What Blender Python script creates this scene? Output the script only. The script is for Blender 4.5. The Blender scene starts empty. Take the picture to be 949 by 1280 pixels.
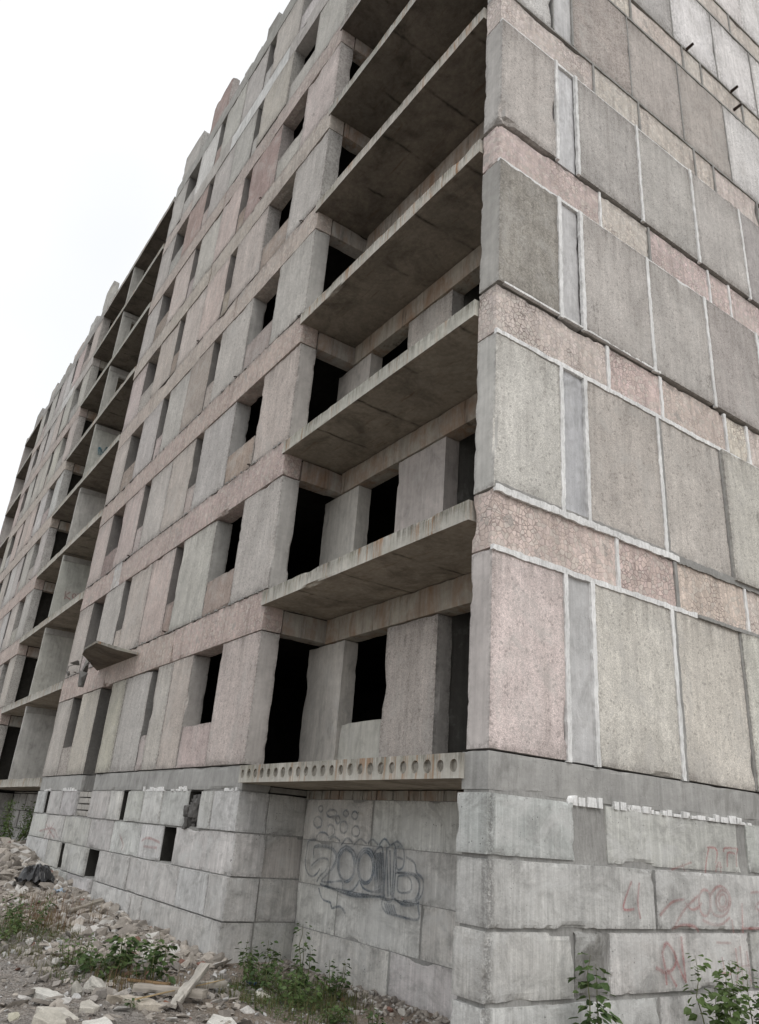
import bpy, bmesh, math, random, json
from mathutils import Vector, Matrix, noise
R = random.Random(7)
scene = bpy.context.scene
COL = scene.collection

# ------------------------------------------------------------------ helpers
def link(o, parent=None):
    COL.objects.link(o)
    if parent is not None: o.parent = parent
    return o
def tag(o, label=None, cat=None, group=None, kind=None):
    if label: o['label'] = label
    if cat: o['category'] = cat
    if group: o['group'] = group
    if kind: o['kind'] = kind
    return o
def empty(name, loc, label, cat, group=None):
    o = bpy.data.objects.new(name, None); o.location = loc; o.empty_display_size = .2
    link(o); return tag(o, label, cat, group)
def mesh_obj(name, verts, faces, mat, parent=None, color=(1, 1, 1), smooth=False):
    me = bpy.data.meshes.new(name); me.from_pydata(verts, [], faces); me.update()
    if mat: me.materials.append(mat)
    if smooth:
        for p in me.polygons: p.use_smooth = True
    o = bpy.data.objects.new(name, me); o.color = (color[0], color[1], color[2], 1)
    link(o)
    if parent is not None:
        o.parent = parent; o.matrix_parent_inverse = Matrix.Translation(-Vector(parent.location))
    return o
def nz(x, y, z, s): return noise.noise(Vector((x * s + 31.7, y * s + 11.3, z * s - 5.1)))

def rough_verts(b, res=.12, chip=.02, flat=.0015, seed=0., skew=0.):
    """a box with worn, chipped edges: x0,x1,y0,y1,z0,z1"""
    x0, x1, y0, y1, z0, z1 = b
    n = [max(2, min(60, int(round((q - p) / res)))) for p, q in ((x0, x1), (y0, y1), (z0, z1))]
    L = (x1 - x0, y1 - y0, z1 - z0); lo = (x0, y0, z0)
    def coord(a, i):
        # finer towards the edges
        t = i / n[a]
        return lo[a] + L[a] * (t - .35 / max(2, n[a]) * math.sin(2 * math.pi * t) if n[a] > 3 else t)
    idx = {}; verts = []
    def V(i, j, k):
        key = (i, j, k)
        if key in idx: return idx[key]
        p = [coord(0, i), coord(1, j), coord(2, k)]
        d = []
        for a in range(3):
            e0 = p[a] - lo[a]; e1 = lo[a] + L[a] - p[a]
            d.append((min(e0, e1), 1 if e0 < e1 else -1, a))
        ds = sorted(d)
        q = list(p)
        w = .028 + .015 * nz(*p, 2.3)
        e = ds[1][0]
        if e < w * 2 and chip > 0:
            m = max(0., nz(p[0] + seed, p[1], p[2], 2.3) * .6 + nz(p[0] + seed, p[1], p[2], 6.3) * .55 + nz(p[0] + seed, p[1], p[2], 17.) * .45 - .14)
            m2 = max(0., nz(p[0] - seed, p[1] + 9, p[2], 1.9) - .33) * 4
            amt = chip * (.16 + m * 1.7 + m2 * 1.3) * max(0., 1 - e / (w * 2)) ** 1.3
            amt = min(amt, .3 * min(L))
            for dd, sg, a in ds[:2]:
                q[a] += sg * amt * (1. if dd < 1e-6 else .3)
            if ds[2][0] < w * 1.5:
                q[ds[2][2]] += ds[2][1] * amt * .7
        f = flat * (nz(p[0] + seed, p[1], p[2], 2.7) + .7 * nz(p[0], p[1] + seed, p[2], 8.))
        if ds[0][0] < 1e-6: q[ds[0][2]] += f
        q[1] += skew * (p[0] - x0)
        idx[key] = len(verts); verts.append(q); return idx[key]
    F = []
    nx, ny, nzz = n
    for i in range(nx):
        for j in range(ny):
            F.append((V(i, j, 0), V(i, j + 1, 0), V(i + 1, j + 1, 0), V(i + 1, j, 0)))
            F.append((V(i, j, nzz), V(i + 1, j, nzz), V(i + 1, j + 1, nzz), V(i, j + 1, nzz)))
    for i in range(nx):
        for k in range(nzz):
            F.append((V(i, 0, k), V(i + 1, 0, k), V(i + 1, 0, k + 1), V(i, 0, k + 1)))
            F.append((V(i, ny, k), V(i, ny, k + 1), V(i + 1, ny, k + 1), V(i + 1, ny, k)))
    for j in range(ny):
        for k in range(nzz):
            F.append((V(0, j, k), V(0, j, k + 1), V(0, j + 1, k + 1), V(0, j + 1, k)))
            F.append((V(nx, j, k), V(nx, j + 1, k), V(nx, j + 1, k + 1), V(nx, j, k + 1)))
    return verts, F
def lift(c): 
    m = sum(c) / 3; return tuple((m + (q - m) * .66) * 1.48 for q in c)
def warm(c): return (c[0] * 1.02, c[1], c[2] * 1.01)
def rbox(name, b, mat, parent, color=(.35, .34, .32), res=.12, chip=.02, flat=.0015, skew=0.):
    v, f = rough_verts(b, res, chip, flat, R.uniform(0, 50), skew)
    return mesh_obj(name, v, f, mat, parent, color)
class MB:
    def __init__(s): s.v = []; s.f = []
    def add(s, v, f):
        o = len(s.v); s.v += [tuple(p) for p in v]; s.f += [tuple(i + o for i in q) for q in f]
    def box(s, x0, x1, y0, y1, z0, z1):
        s.add([(x0, y0, z0), (x1, y0, z0), (x1, y1, z0), (x0, y1, z0), (x0, y0, z1), (x1, y0, z1), (x1, y1, z1), (x0, y1, z1)],
              [(0, 3, 2, 1), (4, 5, 6, 7), (0, 1, 5, 4), (1, 2, 6, 5), (2, 3, 7, 6), (3, 0, 4, 7)])
    def tube(s, pts, r0, r1=None, n=6):
        r1 = r0 if r1 is None else r1
        pts = [Vector(p) for p in pts]; rings = []
        for i, p in enumerate(pts):
            d = (pts[min(i + 1, len(pts) - 1)] - pts[max(i - 1, 0)]).normalized()
            a = d.orthogonal().normalized(); b = d.cross(a)
            r = r0 + (r1 - r0) * i / (len(pts) - 1)
            rings.append([p + (a * math.cos(t) + b * math.sin(t)) * r for t in [2 * math.pi * k / n for k in range(n)]])
        v = [q for r in rings for q in r]; f = []
        for i in range(len(pts) - 1):
            for k in range(n): f.append((i * n + k, i * n + (k + 1) % n, (i + 1) * n + (k + 1) % n, (i + 1) * n + k))
        f.append(tuple(range(n))[::-1]); f.append(tuple((len(pts) - 1) * n + k for k in range(n)))
        s.add(v, f)
    def build(s, name, mat, parent=None, color=(1, 1, 1), smooth=False):
        return mesh_obj(name, s.v, s.f, mat, parent, color, smooth)

# ------------------------------------------------------------------ materials
class NT:
    def __init__(s, name):
        m = bpy.data.materials.new(name); m.use_nodes = True; s.m = m; s.t = m.node_tree
        s.t.nodes.clear(); s.out = s.t.nodes.new('ShaderNodeOutputMaterial')
    def n(s, typ, **kw):
        nd = s.t.nodes.new('ShaderNode' + typ)
        for k, v in kw.items():
            if k.startswith('_'): setattr(nd, k[1:], v)
            else:
                key = k.replace('__', ' ')
                inp = nd.inputs[int(key[1:])] if key[0] == 'i' and key[1:].isdigit() else nd.inputs[key]
                if hasattr(v, 'is_output') or isinstance(v, bpy.types.NodeSocket): s.t.links.new(v, inp)
                else: inp.default_value = v
        return nd
    def math(s, op, a, b=0., c=0., clamp=False):
        nd = s.n('Math', _operation=op, i0=a, i1=b, i2=c); nd.use_clamp = clamp; return nd.outputs[0]
    def mix(s, fac, a, b, blend='MIX'):
        nd = s.t.nodes.new('ShaderNodeMix'); nd.data_type = 'RGBA'; nd.blend_type = blend
        for i, v in ((0, fac), (6, a), (7, b)):
            if isinstance(v, bpy.types.NodeSocket): s.t.links.new(v, nd.inputs[i])
            else: nd.inputs[i].default_value = v if i == 0 or len(v) == 4 else (*v, 1)
        return nd.outputs[2]
    def ramp(s, v, a, b, lo=0., hi=1.):
        nd = s.n('MapRange', Value=v); nd.inputs[1].default_value = a; nd.inputs[2].default_value = b
        nd.inputs[3].default_value = lo; nd.inputs[4].default_value = hi; return nd.outputs[0]
    def noise(s, vec, scale, detail=5., rough=.6, dist=0.):
        return s.n('TexNoise', Vector=vec, Scale=scale, Detail=detail, Roughness=rough, Distortion=dist).outputs['Fac']
    def vor(s, vec, scale, feature='F1', rnd=1.):
        return s.n('TexVoronoi', _feature=feature, Vector=vec, Scale=scale, Randomness=rnd)
    def mapped(s, vec, sc):
        nd = s.n('Mapping', Vector=vec); nd.inputs['Scale'].default_value = sc; return nd.outputs[0]
    def mul(s, col, fac):
        c = s.n('CombineColor', i0=fac, i1=fac, i2=fac).outputs[0]
        return s.mix(1., col, c, 'MULTIPLY')
    def pos(s): return s.n('NewGeometry').outputs['Position']
    def fin(s, col, rough=.93, bump=None, strength=.4, dist=.01, spec=.2, alpha=None):
        b = s.n('BsdfPrincipled'); s.t.links.new(col, b.inputs['Base Color']) if isinstance(col, bpy.types.NodeSocket) else setattr(b.inputs['Base Color'], 'default_value', (*col, 1))
        b.inputs['Roughness'].default_value = rough; b.inputs['Specular IOR Level'].default_value = spec
        if bump is not None:
            bp = s.n('Bump', Height=bump, Strength=strength, Distance=dist); s.t.links.new(bp.outputs[0], b.inputs['Normal'])
        if alpha is not None: s.t.links.new(alpha, b.inputs['Alpha'])
        s.t.links.new(b.outputs[0], s.out.inputs[0]); return s.m

def common(t, sk=1.0):
    """position shifted per object, object colour, large mottling, streaks, dark pores"""
    P = t.pos(); oi = t.n('ObjectInfo')
    off = t.math('MULTIPLY', oi.outputs['Random'], 37.)
    o = t.n('CombineXYZ', X=off, Y=off, Z=off).outputs[0]
    V = t.n('VectorMath', _operation='ADD', i0=P, i1=o).outputs[0]
    big = t.ramp(t.noise(V, 1.1, 6, .65, .6), .28, .72, .80, 1.16)
    med = t.ramp(t.noise(V, 7., 6, .7), .25, .75, .86, 1.12)
    st = t.ramp(t.noise(t.mapped(V, (14., 14., .9)), 1., 5, .65), .3, .7, 1 - .16 * sk, 1 + .09 * sk)
    f = t.math('MULTIPLY', t.math('MULTIPLY', big, med), st)
    pv = t.vor(V, 38.).outputs['Distance']
    pm = t.noise(V, 3.2, 3)
    pr = t.math('MULTIPLY', t.math('LESS_THAN', pv, t.ramp(t.noise(V, 21., 2), .35, .8, 0., .26)), t.ramp(pm, .42, .62, 0., 1.))
    return P, V, oi, f, pr
def m_plain(name='plain_concrete', sk=1., dirt=.5):
    t = NT(name); P, V, oi, f, pr = common(t, sk)
    c = t.mul(oi.outputs['Color'], f)
    d = t.ramp(t.noise(t.mapped(V, (3., 3., 1.3)), 1.4, 6, .72, .8), .5, .78, 0., dirt)
    c = t.mix(d, c, (.11, .105, .095))
    w = t.ramp(t.noise(V, 2.1, 6, .7, .4), .56, .74, 0., .38)
    c = t.mix(w, c, (.54, .535, .515))
    c = t.mix(t.math('MULTIPLY', pr, .75), c, (.05, .048, .045))
    h = t.math('SUBTRACT', t.noise(V, 30., 6, .75), t.math('MULTIPLY', pr, .8))
    return t.fin(c, bump=h, strength=.55, dist=.012)
def m_block():
    t = NT('foundation_concrete'); P, V, oi, f, pr = common(t, 1.3)
    c = t.mul(oi.outputs['Color'], f)
    fine = t.ramp(t.noise(t.mapped(V, (45., 45., 1.6)), 1., 4, .6), .3, .7, .86, 1.1)
    c = t.mul(c, fine)
    lum = t.ramp(t.noise(t.mapped(V, (2.2, 2.2, 3.2)), 1., 6, .74, .5), .47, .7, 0., .8)
    c = t.mix(lum, c, (.25, .245, .235))
    w = t.ramp(t.noise(V, 1.7, 6, .72, .9), .48, .68, 0., .75)
    c = t.mix(w, c, (.60, .60, .585))
    sp = t.vor(V, 26.).outputs['Distance']
    holes = t.math('MULTIPLY', t.math('LESS_THAN', sp, t.ramp(t.noise(V, 9., 3), .42, .75, 0., .3)), t.ramp(t.noise(V, 1.9, 5), .47, .62, 0., 1.))
    c = t.mix(t.math('MULTIPLY', holes, .8), c, (.045, .043, .04))
    # crumbling dark edges, where the surface is convex
    pt = t.n('NewGeometry').outputs['Pointiness']
    ed = t.math('MULTIPLY', t.ramp(pt, .51, .56, 0., 1.), t.ramp(t.noise(V, 24., 4, .8), .46, .64, 0., .4))
    sp3 = t.n('SeparateXYZ', Vector=P)        # pitted arris at the building corner
    arr = t.math('MULTIPLY', t.ramp(t.math('ABSOLUTE', t.math('SUBTRACT', sp3.outputs['Y'], .02)), .01, .07, 1., 0.), t.ramp(t.math('ABSOLUTE', sp3.outputs['X']), .03, .1, 1., 0.))
    arr = t.math('MULTIPLY', arr, t.ramp(t.noise(V, 30., 4, .8), .44, .56, 0., 1.))
    ed = t.math('MAXIMUM', ed, t.math('MULTIPLY', arr, .5))
    c = t.mix(ed, c, (.09, .085, .08))
    h = t.math('SUBTRACT', t.math('ADD', t.math('SUBTRACT', t.noise(V, 26., 6, .78), arr), t.math('MULTIPLY', fine, .25)), t.math('MULTIPLY', holes, 1.))
    return t.fin(c, bump=h, strength=.7, dist=.016)
def m_panel(name, axis, coarse=70.):
    """exposed aggregate on the outer face, plain pitted concrete on the ends"""
    t = NT(name); P, V, oi, f, pr = common(t, .9)
    g = t.n('NewGeometry'); sx = t.n('SeparateXYZ', Vector=g.outputs['True Normal'])
    nrm = sx.outputs['X'] if axis == 'x' else t.math('MULTIPLY', sx.outputs['Y'], -1.)
    face = t.ramp(nrm, .6, .8, 0., 1.)
    col = t.mul(oi.outputs['Color'], f)
    sz = t.math('ADD', coarse, t.math('MULTIPLY', oi.outputs['Alpha'], 0.))
    v1 = t.vor(V, coarse); cc = t.n('SeparateColor', Color=v1.outputs['Color'])
    sp = t.ramp(cc.outputs[0], 0., 1., .8, 1.2)
    sp2 = t.ramp(t.vor(V, coarse * 2.3).outputs['Color'], 0., 1., .8, 1.2)
    big = t.vor(V, coarse * .42); cb = t.n('SeparateColor', Color=big.outputs['Color'])
    dk = t.ramp(cb.outputs[1], .93, .95, 0., .3)
    agg = t.mul(t.mul(col, sp), sp2)
    agg = t.mix(dk, agg, (.1, .09, .08))
    # damp and washed patches
    wv = t.math('MULTIPLY', t.ramp(t.noise(V, 1.3, 6, .72, .9), .5, .62, 0., .42), t.ramp(t.noise(t.mapped(V, (5., 5., 1.)), 1., 5, .7), .35, .6, .3, 1.))
    agg = t.mix(wv, agg, (.5, .485, .46))
    dr = t.ramp(t.noise(t.mapped(V, (4., 4., .55)), 1., 5, .7), .53, .75, 0., .32)
    agg = t.mix(dr, agg, (.2, .18, .16))
    gen = t.n('SeparateXYZ', Vector=t.n('TexCoord').outputs['Generated']).outputs['Z']
    top = t.math('MULTIPLY', t.ramp(gen, .75, 1.02, 0., 1.), t.ramp(t.noise(t.mapped(V, (9., 9., 1.)), 1., 5), .42, .7, 0., .6))
    agg = t.mix(top, agg, (.14, .125, .11))
    bot = t.math('MULTIPLY', t.ramp(gen, .1, -.02, 0., 1.), t.ramp(t.noise(V, 5., 5), .4, .65, 0., .6))
    agg = t.mix(bot, agg, (.17, .155, .14))
    bl = t.math('MULTIPLY', t.ramp(t.noise(t.mapped(V, (1.3, 1.3, .8)), 1.3, 5, .75, .5), .66, .69, 0., .45), 1.); agg = t.mix(bl, agg, (.13, .12, .11))
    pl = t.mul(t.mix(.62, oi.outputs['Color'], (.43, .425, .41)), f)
    pl = t.mix(t.math('MULTIPLY', pr, .7), pl, (.07, .065, .06)); pl = t.mul(pl, oi.outputs['Alpha'])  # alpha dims the side faces: painted shade of the reveals
    c = t.mix(face, pl, agg)
    ptn = g.outputs['Pointiness']
    ed = t.math('MULTIPLY', t.ramp(ptn, .51, .57, 0., 1.), t.ramp(t.noise(V, 22., 4, .8), .42, .6, 0., .6))
    c = t.mix(ed, c, (.12, .11, .1))
    h = t.math('ADD', t.math('MULTIPLY', t.math('SUBTRACT', 1., v1.outputs['Distance']), face), t.math('MULTIPLY', t.noise(V, 24., 6, .75), .8))
    h = t.math('SUBTRACT', h, t.math('MULTIPLY', pr, .5))
    return t.fin(c, bump=h, strength=.35, dist=.006)
def m_tiles(name, dark):
    """band faced with broken pink ceramic laid as crazy paving"""
    t = NT(name); P, V, oi, f, pr = common(t, 1.)
    W = t.n('VectorMath', _operation='ADD', i0=V, i1=t.n('VectorMath', _operation='SCALE', i0=t.n('TexNoise', Vector=V, Scale=5., Detail=2.).outputs['Color'], Scale=.05).outputs[0]).outputs[0]
    e = t.vor(W, 16., 'DISTANCE_TO_EDGE').outputs['Distance']; cell = t.vor(W, 16.)
    cs = t.n('SeparateColor', Color=cell.outputs['Color'])
    base = t.mul(oi.outputs['Color'], f)
    c = t.mix(t.ramp(cs.outputs[0], 0., 1., 0., .34), base, (.56, .475, .39))
    c = t.mix(t.math('MULTIPLY', t.math('GREATER_THAN', cs.outputs[1], .72), .45), c, (.56, .53, .48))
    c = t.mul(c, t.ramp(cs.outputs[2], 0., 1., .87, 1.11))
    hid = t.ramp(t.noise(V, 1.6, 4), .42, .62, .25, 1.)     # mortar smeared over part of the joints
    j = t.math('MULTIPLY', t.ramp(e, .03, .085, 1., 0.), hid)
    c = t.mix(t.math('MULTIPLY', j, .8), c, (.19, .15, .135) if dark else (.29, .23, .21))
    lost = t.math('MULTIPLY', t.ramp(t.noise(V, 2.4, 5, .75), .61, .64, 0., .75), 1.); c = t.mix(lost, c, (.36, .335, .31))
    st = t.ramp(t.noise(t.mapped(V, (8., 8., .8)), 1., 6, .7), .5, .74, 0., .5)
    c = t.mix(st, c, (.17, .145, .13))
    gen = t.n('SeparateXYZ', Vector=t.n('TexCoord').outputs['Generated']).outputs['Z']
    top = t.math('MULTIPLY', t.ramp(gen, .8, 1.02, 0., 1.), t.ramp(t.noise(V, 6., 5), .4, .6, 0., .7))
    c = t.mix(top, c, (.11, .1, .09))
    h = t.math('SUBTRACT', t.math('MULTIPLY', t.noise(V, 25., 6), .5), t.math('MULTIPLY', j, 1.))
    return t.fin(c, rough=.8, bump=h, strength=.6, dist=.01, spec=.3)
def m_slab(name='slab_concrete', run=1.):
    t = NT(name); P, V, oi, f, pr = common(t, 1.2)
    g = t.n('NewGeometry'); nzv = t.n('SeparateXYZ', Vector=g.outputs['True Normal']).outputs['Z']
    c = t.mul(oi.outputs['Color'], f)
    gen = t.n('SeparateXYZ', Vector=t.n('TexCoord').outputs['Generated']).outputs['Z']
    runs = t.noise(t.mapped(V, (17., 17., 1.2)), 1., 6, .85)
    blk = t.math('MULTIPLY', t.math('MULTIPLY', t.ramp(gen, .05, .85, 0., 1.), t.ramp(runs, .4, .6, 0., .9)), t.ramp(t.noise(V, 2., 4, .7), .36, .52, .5, 1.))
    blk = t.math('MULTIPLY', blk, run); c = t.mix(blk, c, (.085, .08, .06))
    gr = t.ramp(t.noise(V, 2.3, 5), .52, .7, 0., .35); c = t.mix(gr, c, (.22, .22, .15))
    ru = t.math('MULTIPLY', t.ramp(t.noise(t.mapped(V, (9., 9., .35)), 1., 6, .8), .535, .60, 0., .95), t.ramp(t.noise(V, 1.3, 2), .38, .56, 0., .9))
    ru = t.math('MULTIPLY', ru, run); c = t.mix(ru, c, (.30, .16, .075))
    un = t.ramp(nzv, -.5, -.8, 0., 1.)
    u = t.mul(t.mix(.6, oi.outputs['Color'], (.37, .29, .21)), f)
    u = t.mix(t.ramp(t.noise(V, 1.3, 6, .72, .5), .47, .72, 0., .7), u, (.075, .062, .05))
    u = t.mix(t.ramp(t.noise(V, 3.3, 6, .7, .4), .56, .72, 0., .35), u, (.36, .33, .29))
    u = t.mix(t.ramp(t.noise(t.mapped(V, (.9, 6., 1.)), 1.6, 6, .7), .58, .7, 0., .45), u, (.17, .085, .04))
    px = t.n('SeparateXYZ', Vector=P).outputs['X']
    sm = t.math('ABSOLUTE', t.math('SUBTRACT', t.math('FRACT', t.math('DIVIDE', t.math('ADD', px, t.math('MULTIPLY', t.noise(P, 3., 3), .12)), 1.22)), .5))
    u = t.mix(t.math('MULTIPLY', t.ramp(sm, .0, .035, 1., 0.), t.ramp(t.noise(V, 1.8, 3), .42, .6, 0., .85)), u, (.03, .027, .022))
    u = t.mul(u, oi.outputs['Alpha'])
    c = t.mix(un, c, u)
    return t.fin(c, bump=t.noise(V, 22., 6, .78), strength=.6, dist=.015)
def m_beam():
    t = NT('rust_stained_concrete'); P, V, oi, f, pr = common(t, 1.2)
    c = t.mul(oi.outputs['Color'], f)
    ru = t.ramp(t.noise(t.mapped(V, (2.2, 2.2, .8)), 1., 6, .72, .5), .44, .66, 0., .75)
    c = t.mix(ru, c, (.27, .155, .09))
    bk = t.ramp(t.noise(t.mapped(V, (7., 7., .6)), 1., 6, .7), .55, .72, 0., .8)
    c = t.mix(bk, c, (.07, .06, .05))
    return t.fin(c, bump=t.noise(V, 22., 6, .75), strength=.6, dist=.015)
def m_mortar(name, col, dark):
    t = NT(name); P, V, oi, f, pr = common(t, .6)
    w = t.ramp(t.noise(t.mapped(V, (30., 30., 7.)), 1., 6, .75), .46, .7, 0., .8)
    c = t.mix(w, (*col, 1), (*dark, 1)); c = t.mix(t.ramp(t.noise(V, 1.1, 4, .7), .56, .74, 0., .6), c, (*dark, 1)); c = t.mul(c, f)
    return t.fin(c, bump=t.noise(V, 35., 6, .75), strength=.7, dist=.012)
def m_stone(name, a, b, cwhite=.3, red=.988):
    t = NT(name); P = t.pos(); rnd = t.n('NewGeometry').outputs['Random Per Island']; oi = t.n('ObjectInfo')
    c = t.mix(rnd, a, b)
    r2 = t.math('FRACT', t.math('MULTIPLY', rnd, 17.3))
    c = t.mix(t.math('GREATER_THAN', r2, 1 - cwhite), c, (.56, .54, .51))
    r3 = t.math('FRACT', t.math('MULTIPLY', rnd, 71.9))
    c = t.mix(t.math('GREATER_THAN', r3, red), c, (.26, .15, .12))
    c = t.mix(1., c, oi.outputs['Color'], 'MULTIPLY')
    c = t.mul(c, t.math('MULTIPLY', t.ramp(t.noise(P, 9., 6, .7), .3, .7, .72, 1.15), t.ramp(t.noise(P, 60., 4, .7), .3, .7, .85, 1.12)))
    return t.fin(c, bump=t.noise(P, 40., 6, .75), strength=.6, dist=.01)
def m_ground():
    t = NT('rubble_ground'); P = t.pos()
    n1 = t.noise(P, .55, 6, .65, .6); n2 = t.noise(P, 5., 6, .75)
    c = t.mix(t.ramp(n1, .4, .6, 0., 1.), (.30, .285, .27), (.34, .30, .265))
    v = t.vor(P, 42.); cs = t.n('SeparateColor', Color=v.outputs['Color'])
    c = t.mul(c, t.ramp(cs.outputs[0], 0., 1., .62, 1.4)); c = t.mul(c, t.ramp(n2, .3, .7, .72, 1.2))
    v2 = t.vor(P, 95.); c2 = t.n('SeparateColor', Color=v2.outputs['Color'])
    c = t.mul(c, t.ramp(c2.outputs[0], 0., 1., .75, 1.25))
    c = t.mix(t.ramp(cs.outputs[1], .86, .9, 0., .7), c, (.36, .35, .33))
    yy = t.n('SeparateXYZ', Vector=P).outputs['Y']
    near = t.math('MULTIPLY', t.ramp(yy, -2.6, -1.4, 0., 1.), t.ramp(t.noise(P, 1.4, 5, .7), .35, .6, .3, .85)); c = t.mix(near, c, (.28, .225, .175))
    g = t.ramp(t.noise(P, .9, 5, .7), .56, .68, 0., .5); c = t.mix(g, c, (.13, .12, .07))
    h = t.math('ADD', t.math('MULTIPLY', v.outputs['Distance'], -.9), t.math('ADD', t.math('MULTIPLY', v2.outputs['Distance'], -.5), n2))
    return t.fin(c, bump=h, strength=.9, dist=.03)
def m_leaf(name, a, b):
    t = NT(name); P = t.pos(); rnd = t.n('NewGeometry').outputs['Random Per Island']
    c = t.mix(rnd, a, b); c = t.mul(c, t.ramp(t.noise(P, 30., 3), .3, .7, .8, 1.2))
    b_ = t.n('BsdfPrincipled', Base__Color=c, Roughness=.55); b_.inputs['Specular IOR Level'].default_value = .35
    tr = t.n('BsdfTranslucent', Color=c); mx = t.n('MixShader', Fac=.25)
    t.t.links.new(b_.outputs[0], mx.inputs[1]); t.t.links.new(tr.outputs[0], mx.inputs[2]); t.t.links.new(mx.outputs[0], t.out.inputs[0])
    return t.m
def m_wood():
    t = NT('weathered_wood'); tc = t.n('TexCoord').outputs['Object']; oi = t.n('ObjectInfo')
    g = t.noise(t.mapped(tc, (1.5, 26., 26.)), 1., 6, .7)
    c = t.mul(oi.outputs['Color'], t.ramp(g, .3, .7, .6, 1.2)); c = t.mul(c, t.ramp(t.noise(tc, 4., 5), .3, .7, .8, 1.1))
    return t.fin(c, rough=.85, bump=g, strength=.6, dist=.006)
def m_simple(name, col, rough=.8, var=.25, spec=.2, sc=12.):
    t = NT(name); P = t.pos(); n = t.noise(P, sc, 6, .7)
    return t.fin(t.mul(t.mix(0., (*col, 1), (*col, 1)), t.ramp(n, .3, .7, 1 - var, 1 + var)), rough, n, .4, .01, spec)
def m_spray(name, col, dens):
    t = NT(name); P = t.pos(); uv = t.n('TexCoord').outputs['UV']; v = t.n('SeparateXYZ', Vector=uv).outputs['Y']
    edge = t.math('SUBTRACT', 1., t.math('ABSOLUTE', t.math('SUBTRACT', t.math('MULTIPLY', v, 2.), 1.)))
    edge = t.ramp(edge, 0., .7, 0., 1.)
    n = t.math('MULTIPLY', t.ramp(t.noise(P, 70., 4, .8), .3, .62, .3, 1.), t.ramp(t.noise(P, 4., 4), .3, .65, .35, 1.))
    a = t.math('MULTIPLY', t.math('MULTIPLY', edge, n), dens, 0., True)
    c = t.mix(t.ramp(t.noise(P, 3., 2), .4, .6, 0., 1.), (*col, 1), (*[q * .6 + .04 for q in col], 1))
    return t.fin(c, alpha=a)

M_plain = m_plain(); M_dark = m_simple('shade_dark_concrete', (.035, .033, .03), .95, .3, .05, 3.)  # near-black base colour paints in the shade of rooms and wall holes
M_block = m_block()
M_gp = m_panel('gable_aggregate', 'x', 85.); M_gpc = m_panel('coarse_pebble_aggregate', 'x', 44.)
M_fp = m_panel('facade_aggregate', 'y', 85.)
M_tile = m_tiles('crazed_tile', False); M_tiled = m_tiles('crazed_tile_dark_joints', True)
M_slab = m_slab(); M_slabh = m_slab('hollow_core_concrete', .75); M_beam = m_beam()
M_core = m_mortar('core_plug', (.34, .32, .28), (.12, .11, .095))
M_white = m_mortar('white_joint_mortar', (.84, .84, .83), (.48, .475, .46))
M_grey = m_mortar('grey_joint_mortar', (.34, .335, .32), (.22, .215, .205))
M_stone = m_stone('broken_stone', (.20, .18, .16), (.47, .425, .375), .16)
M_chunk = m_stone('broken_concrete', (.50, .485, .455), (.50, .485, .455), 0., 2.)
M_ground = m_ground()
M_leaf = m_leaf('weed_leaf', (.055, .10, .032), (.11, .16, .055)); M_leaf2 = m_leaf('pale_weed_leaf', (.09, .14, .04), (.13, .19, .07))
M_dry = m_leaf('dry_stalk', (.16, .085, .06), (.20, .16, .08)); M_stem = m_simple('stem', (.12, .13, .06))
M_grass = m_leaf('rough_grass', (.09, .11, .035), (.17, .15, .07))
M_wood = m_wood(); M_iron = m_simple('rusty_iron', (.045, .032, .026), .8, .4)
M_bag = m_simple('black_plastic', (.012, .012, .014), .38, .2, .5)
M_blue = m_simple('blue_rag', (.03, .08, .22), .6); M_paleblue = m_simple('pale_plastic', (.35, .42, .5), .5)
M_brickw = m_mortar('pale_brick', (.46, .44, .41), (.3, .28, .25)); M_redbrick = m_stone('red_brick', (.24, .10, .065), (.27, .13, .085), 0.)
M_sblue = m_spray('blue_black_spray', (.03, .075, .13), .9); M_sred = m_spray('red_spray', (.45, .10, .10), .85)
M_sredf = m_spray('faded_red_spray', (.44, .13, .12), .6); M_steal = m_spray('teal_spray', (.02, .2, .28), 1.3)

# ------------------------------------------------------------------ the building
B = empty('apartment_block', (0, 0, -2.7), 'unfinished eight storey panel apartment block, grey and pink, without windows', 'building')
FL = [0, 2.81, 5.63, 8.45, 11.28, 14.08, 16.88, 19.67]      # floor levels
HP = 2.10                                                    # wall panels stand this high, a band closes the storey
def top(i): return FL[i + 1] if i < 7 else 22.45
# palettes (linear base colours)
PINK = (.50, .425, .395); PBE = (.485, .43, .40); BEI = (.465, .43, .395); GRN = (.45, .435, .395); GRY = (.45, .43, .405)
LGR = (.515, .505, .485); BRN = (.36, .32, .29); TAN = (.36, .30, .255); RED = (.37, .285, .26); WHT = (.60, .60, .585); YEL = (.47, .44, .385); DRK = (.30, .285, .265)
def jit(c, a=.04):
    c = tuple(q * 1.05 for q in c)
    k = 1 + R.uniform(-a, a); m_ = sum(c) / 3
    return tuple(q * k * (1 + R.uniform(-a, a) * .4) for q in c)

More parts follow.
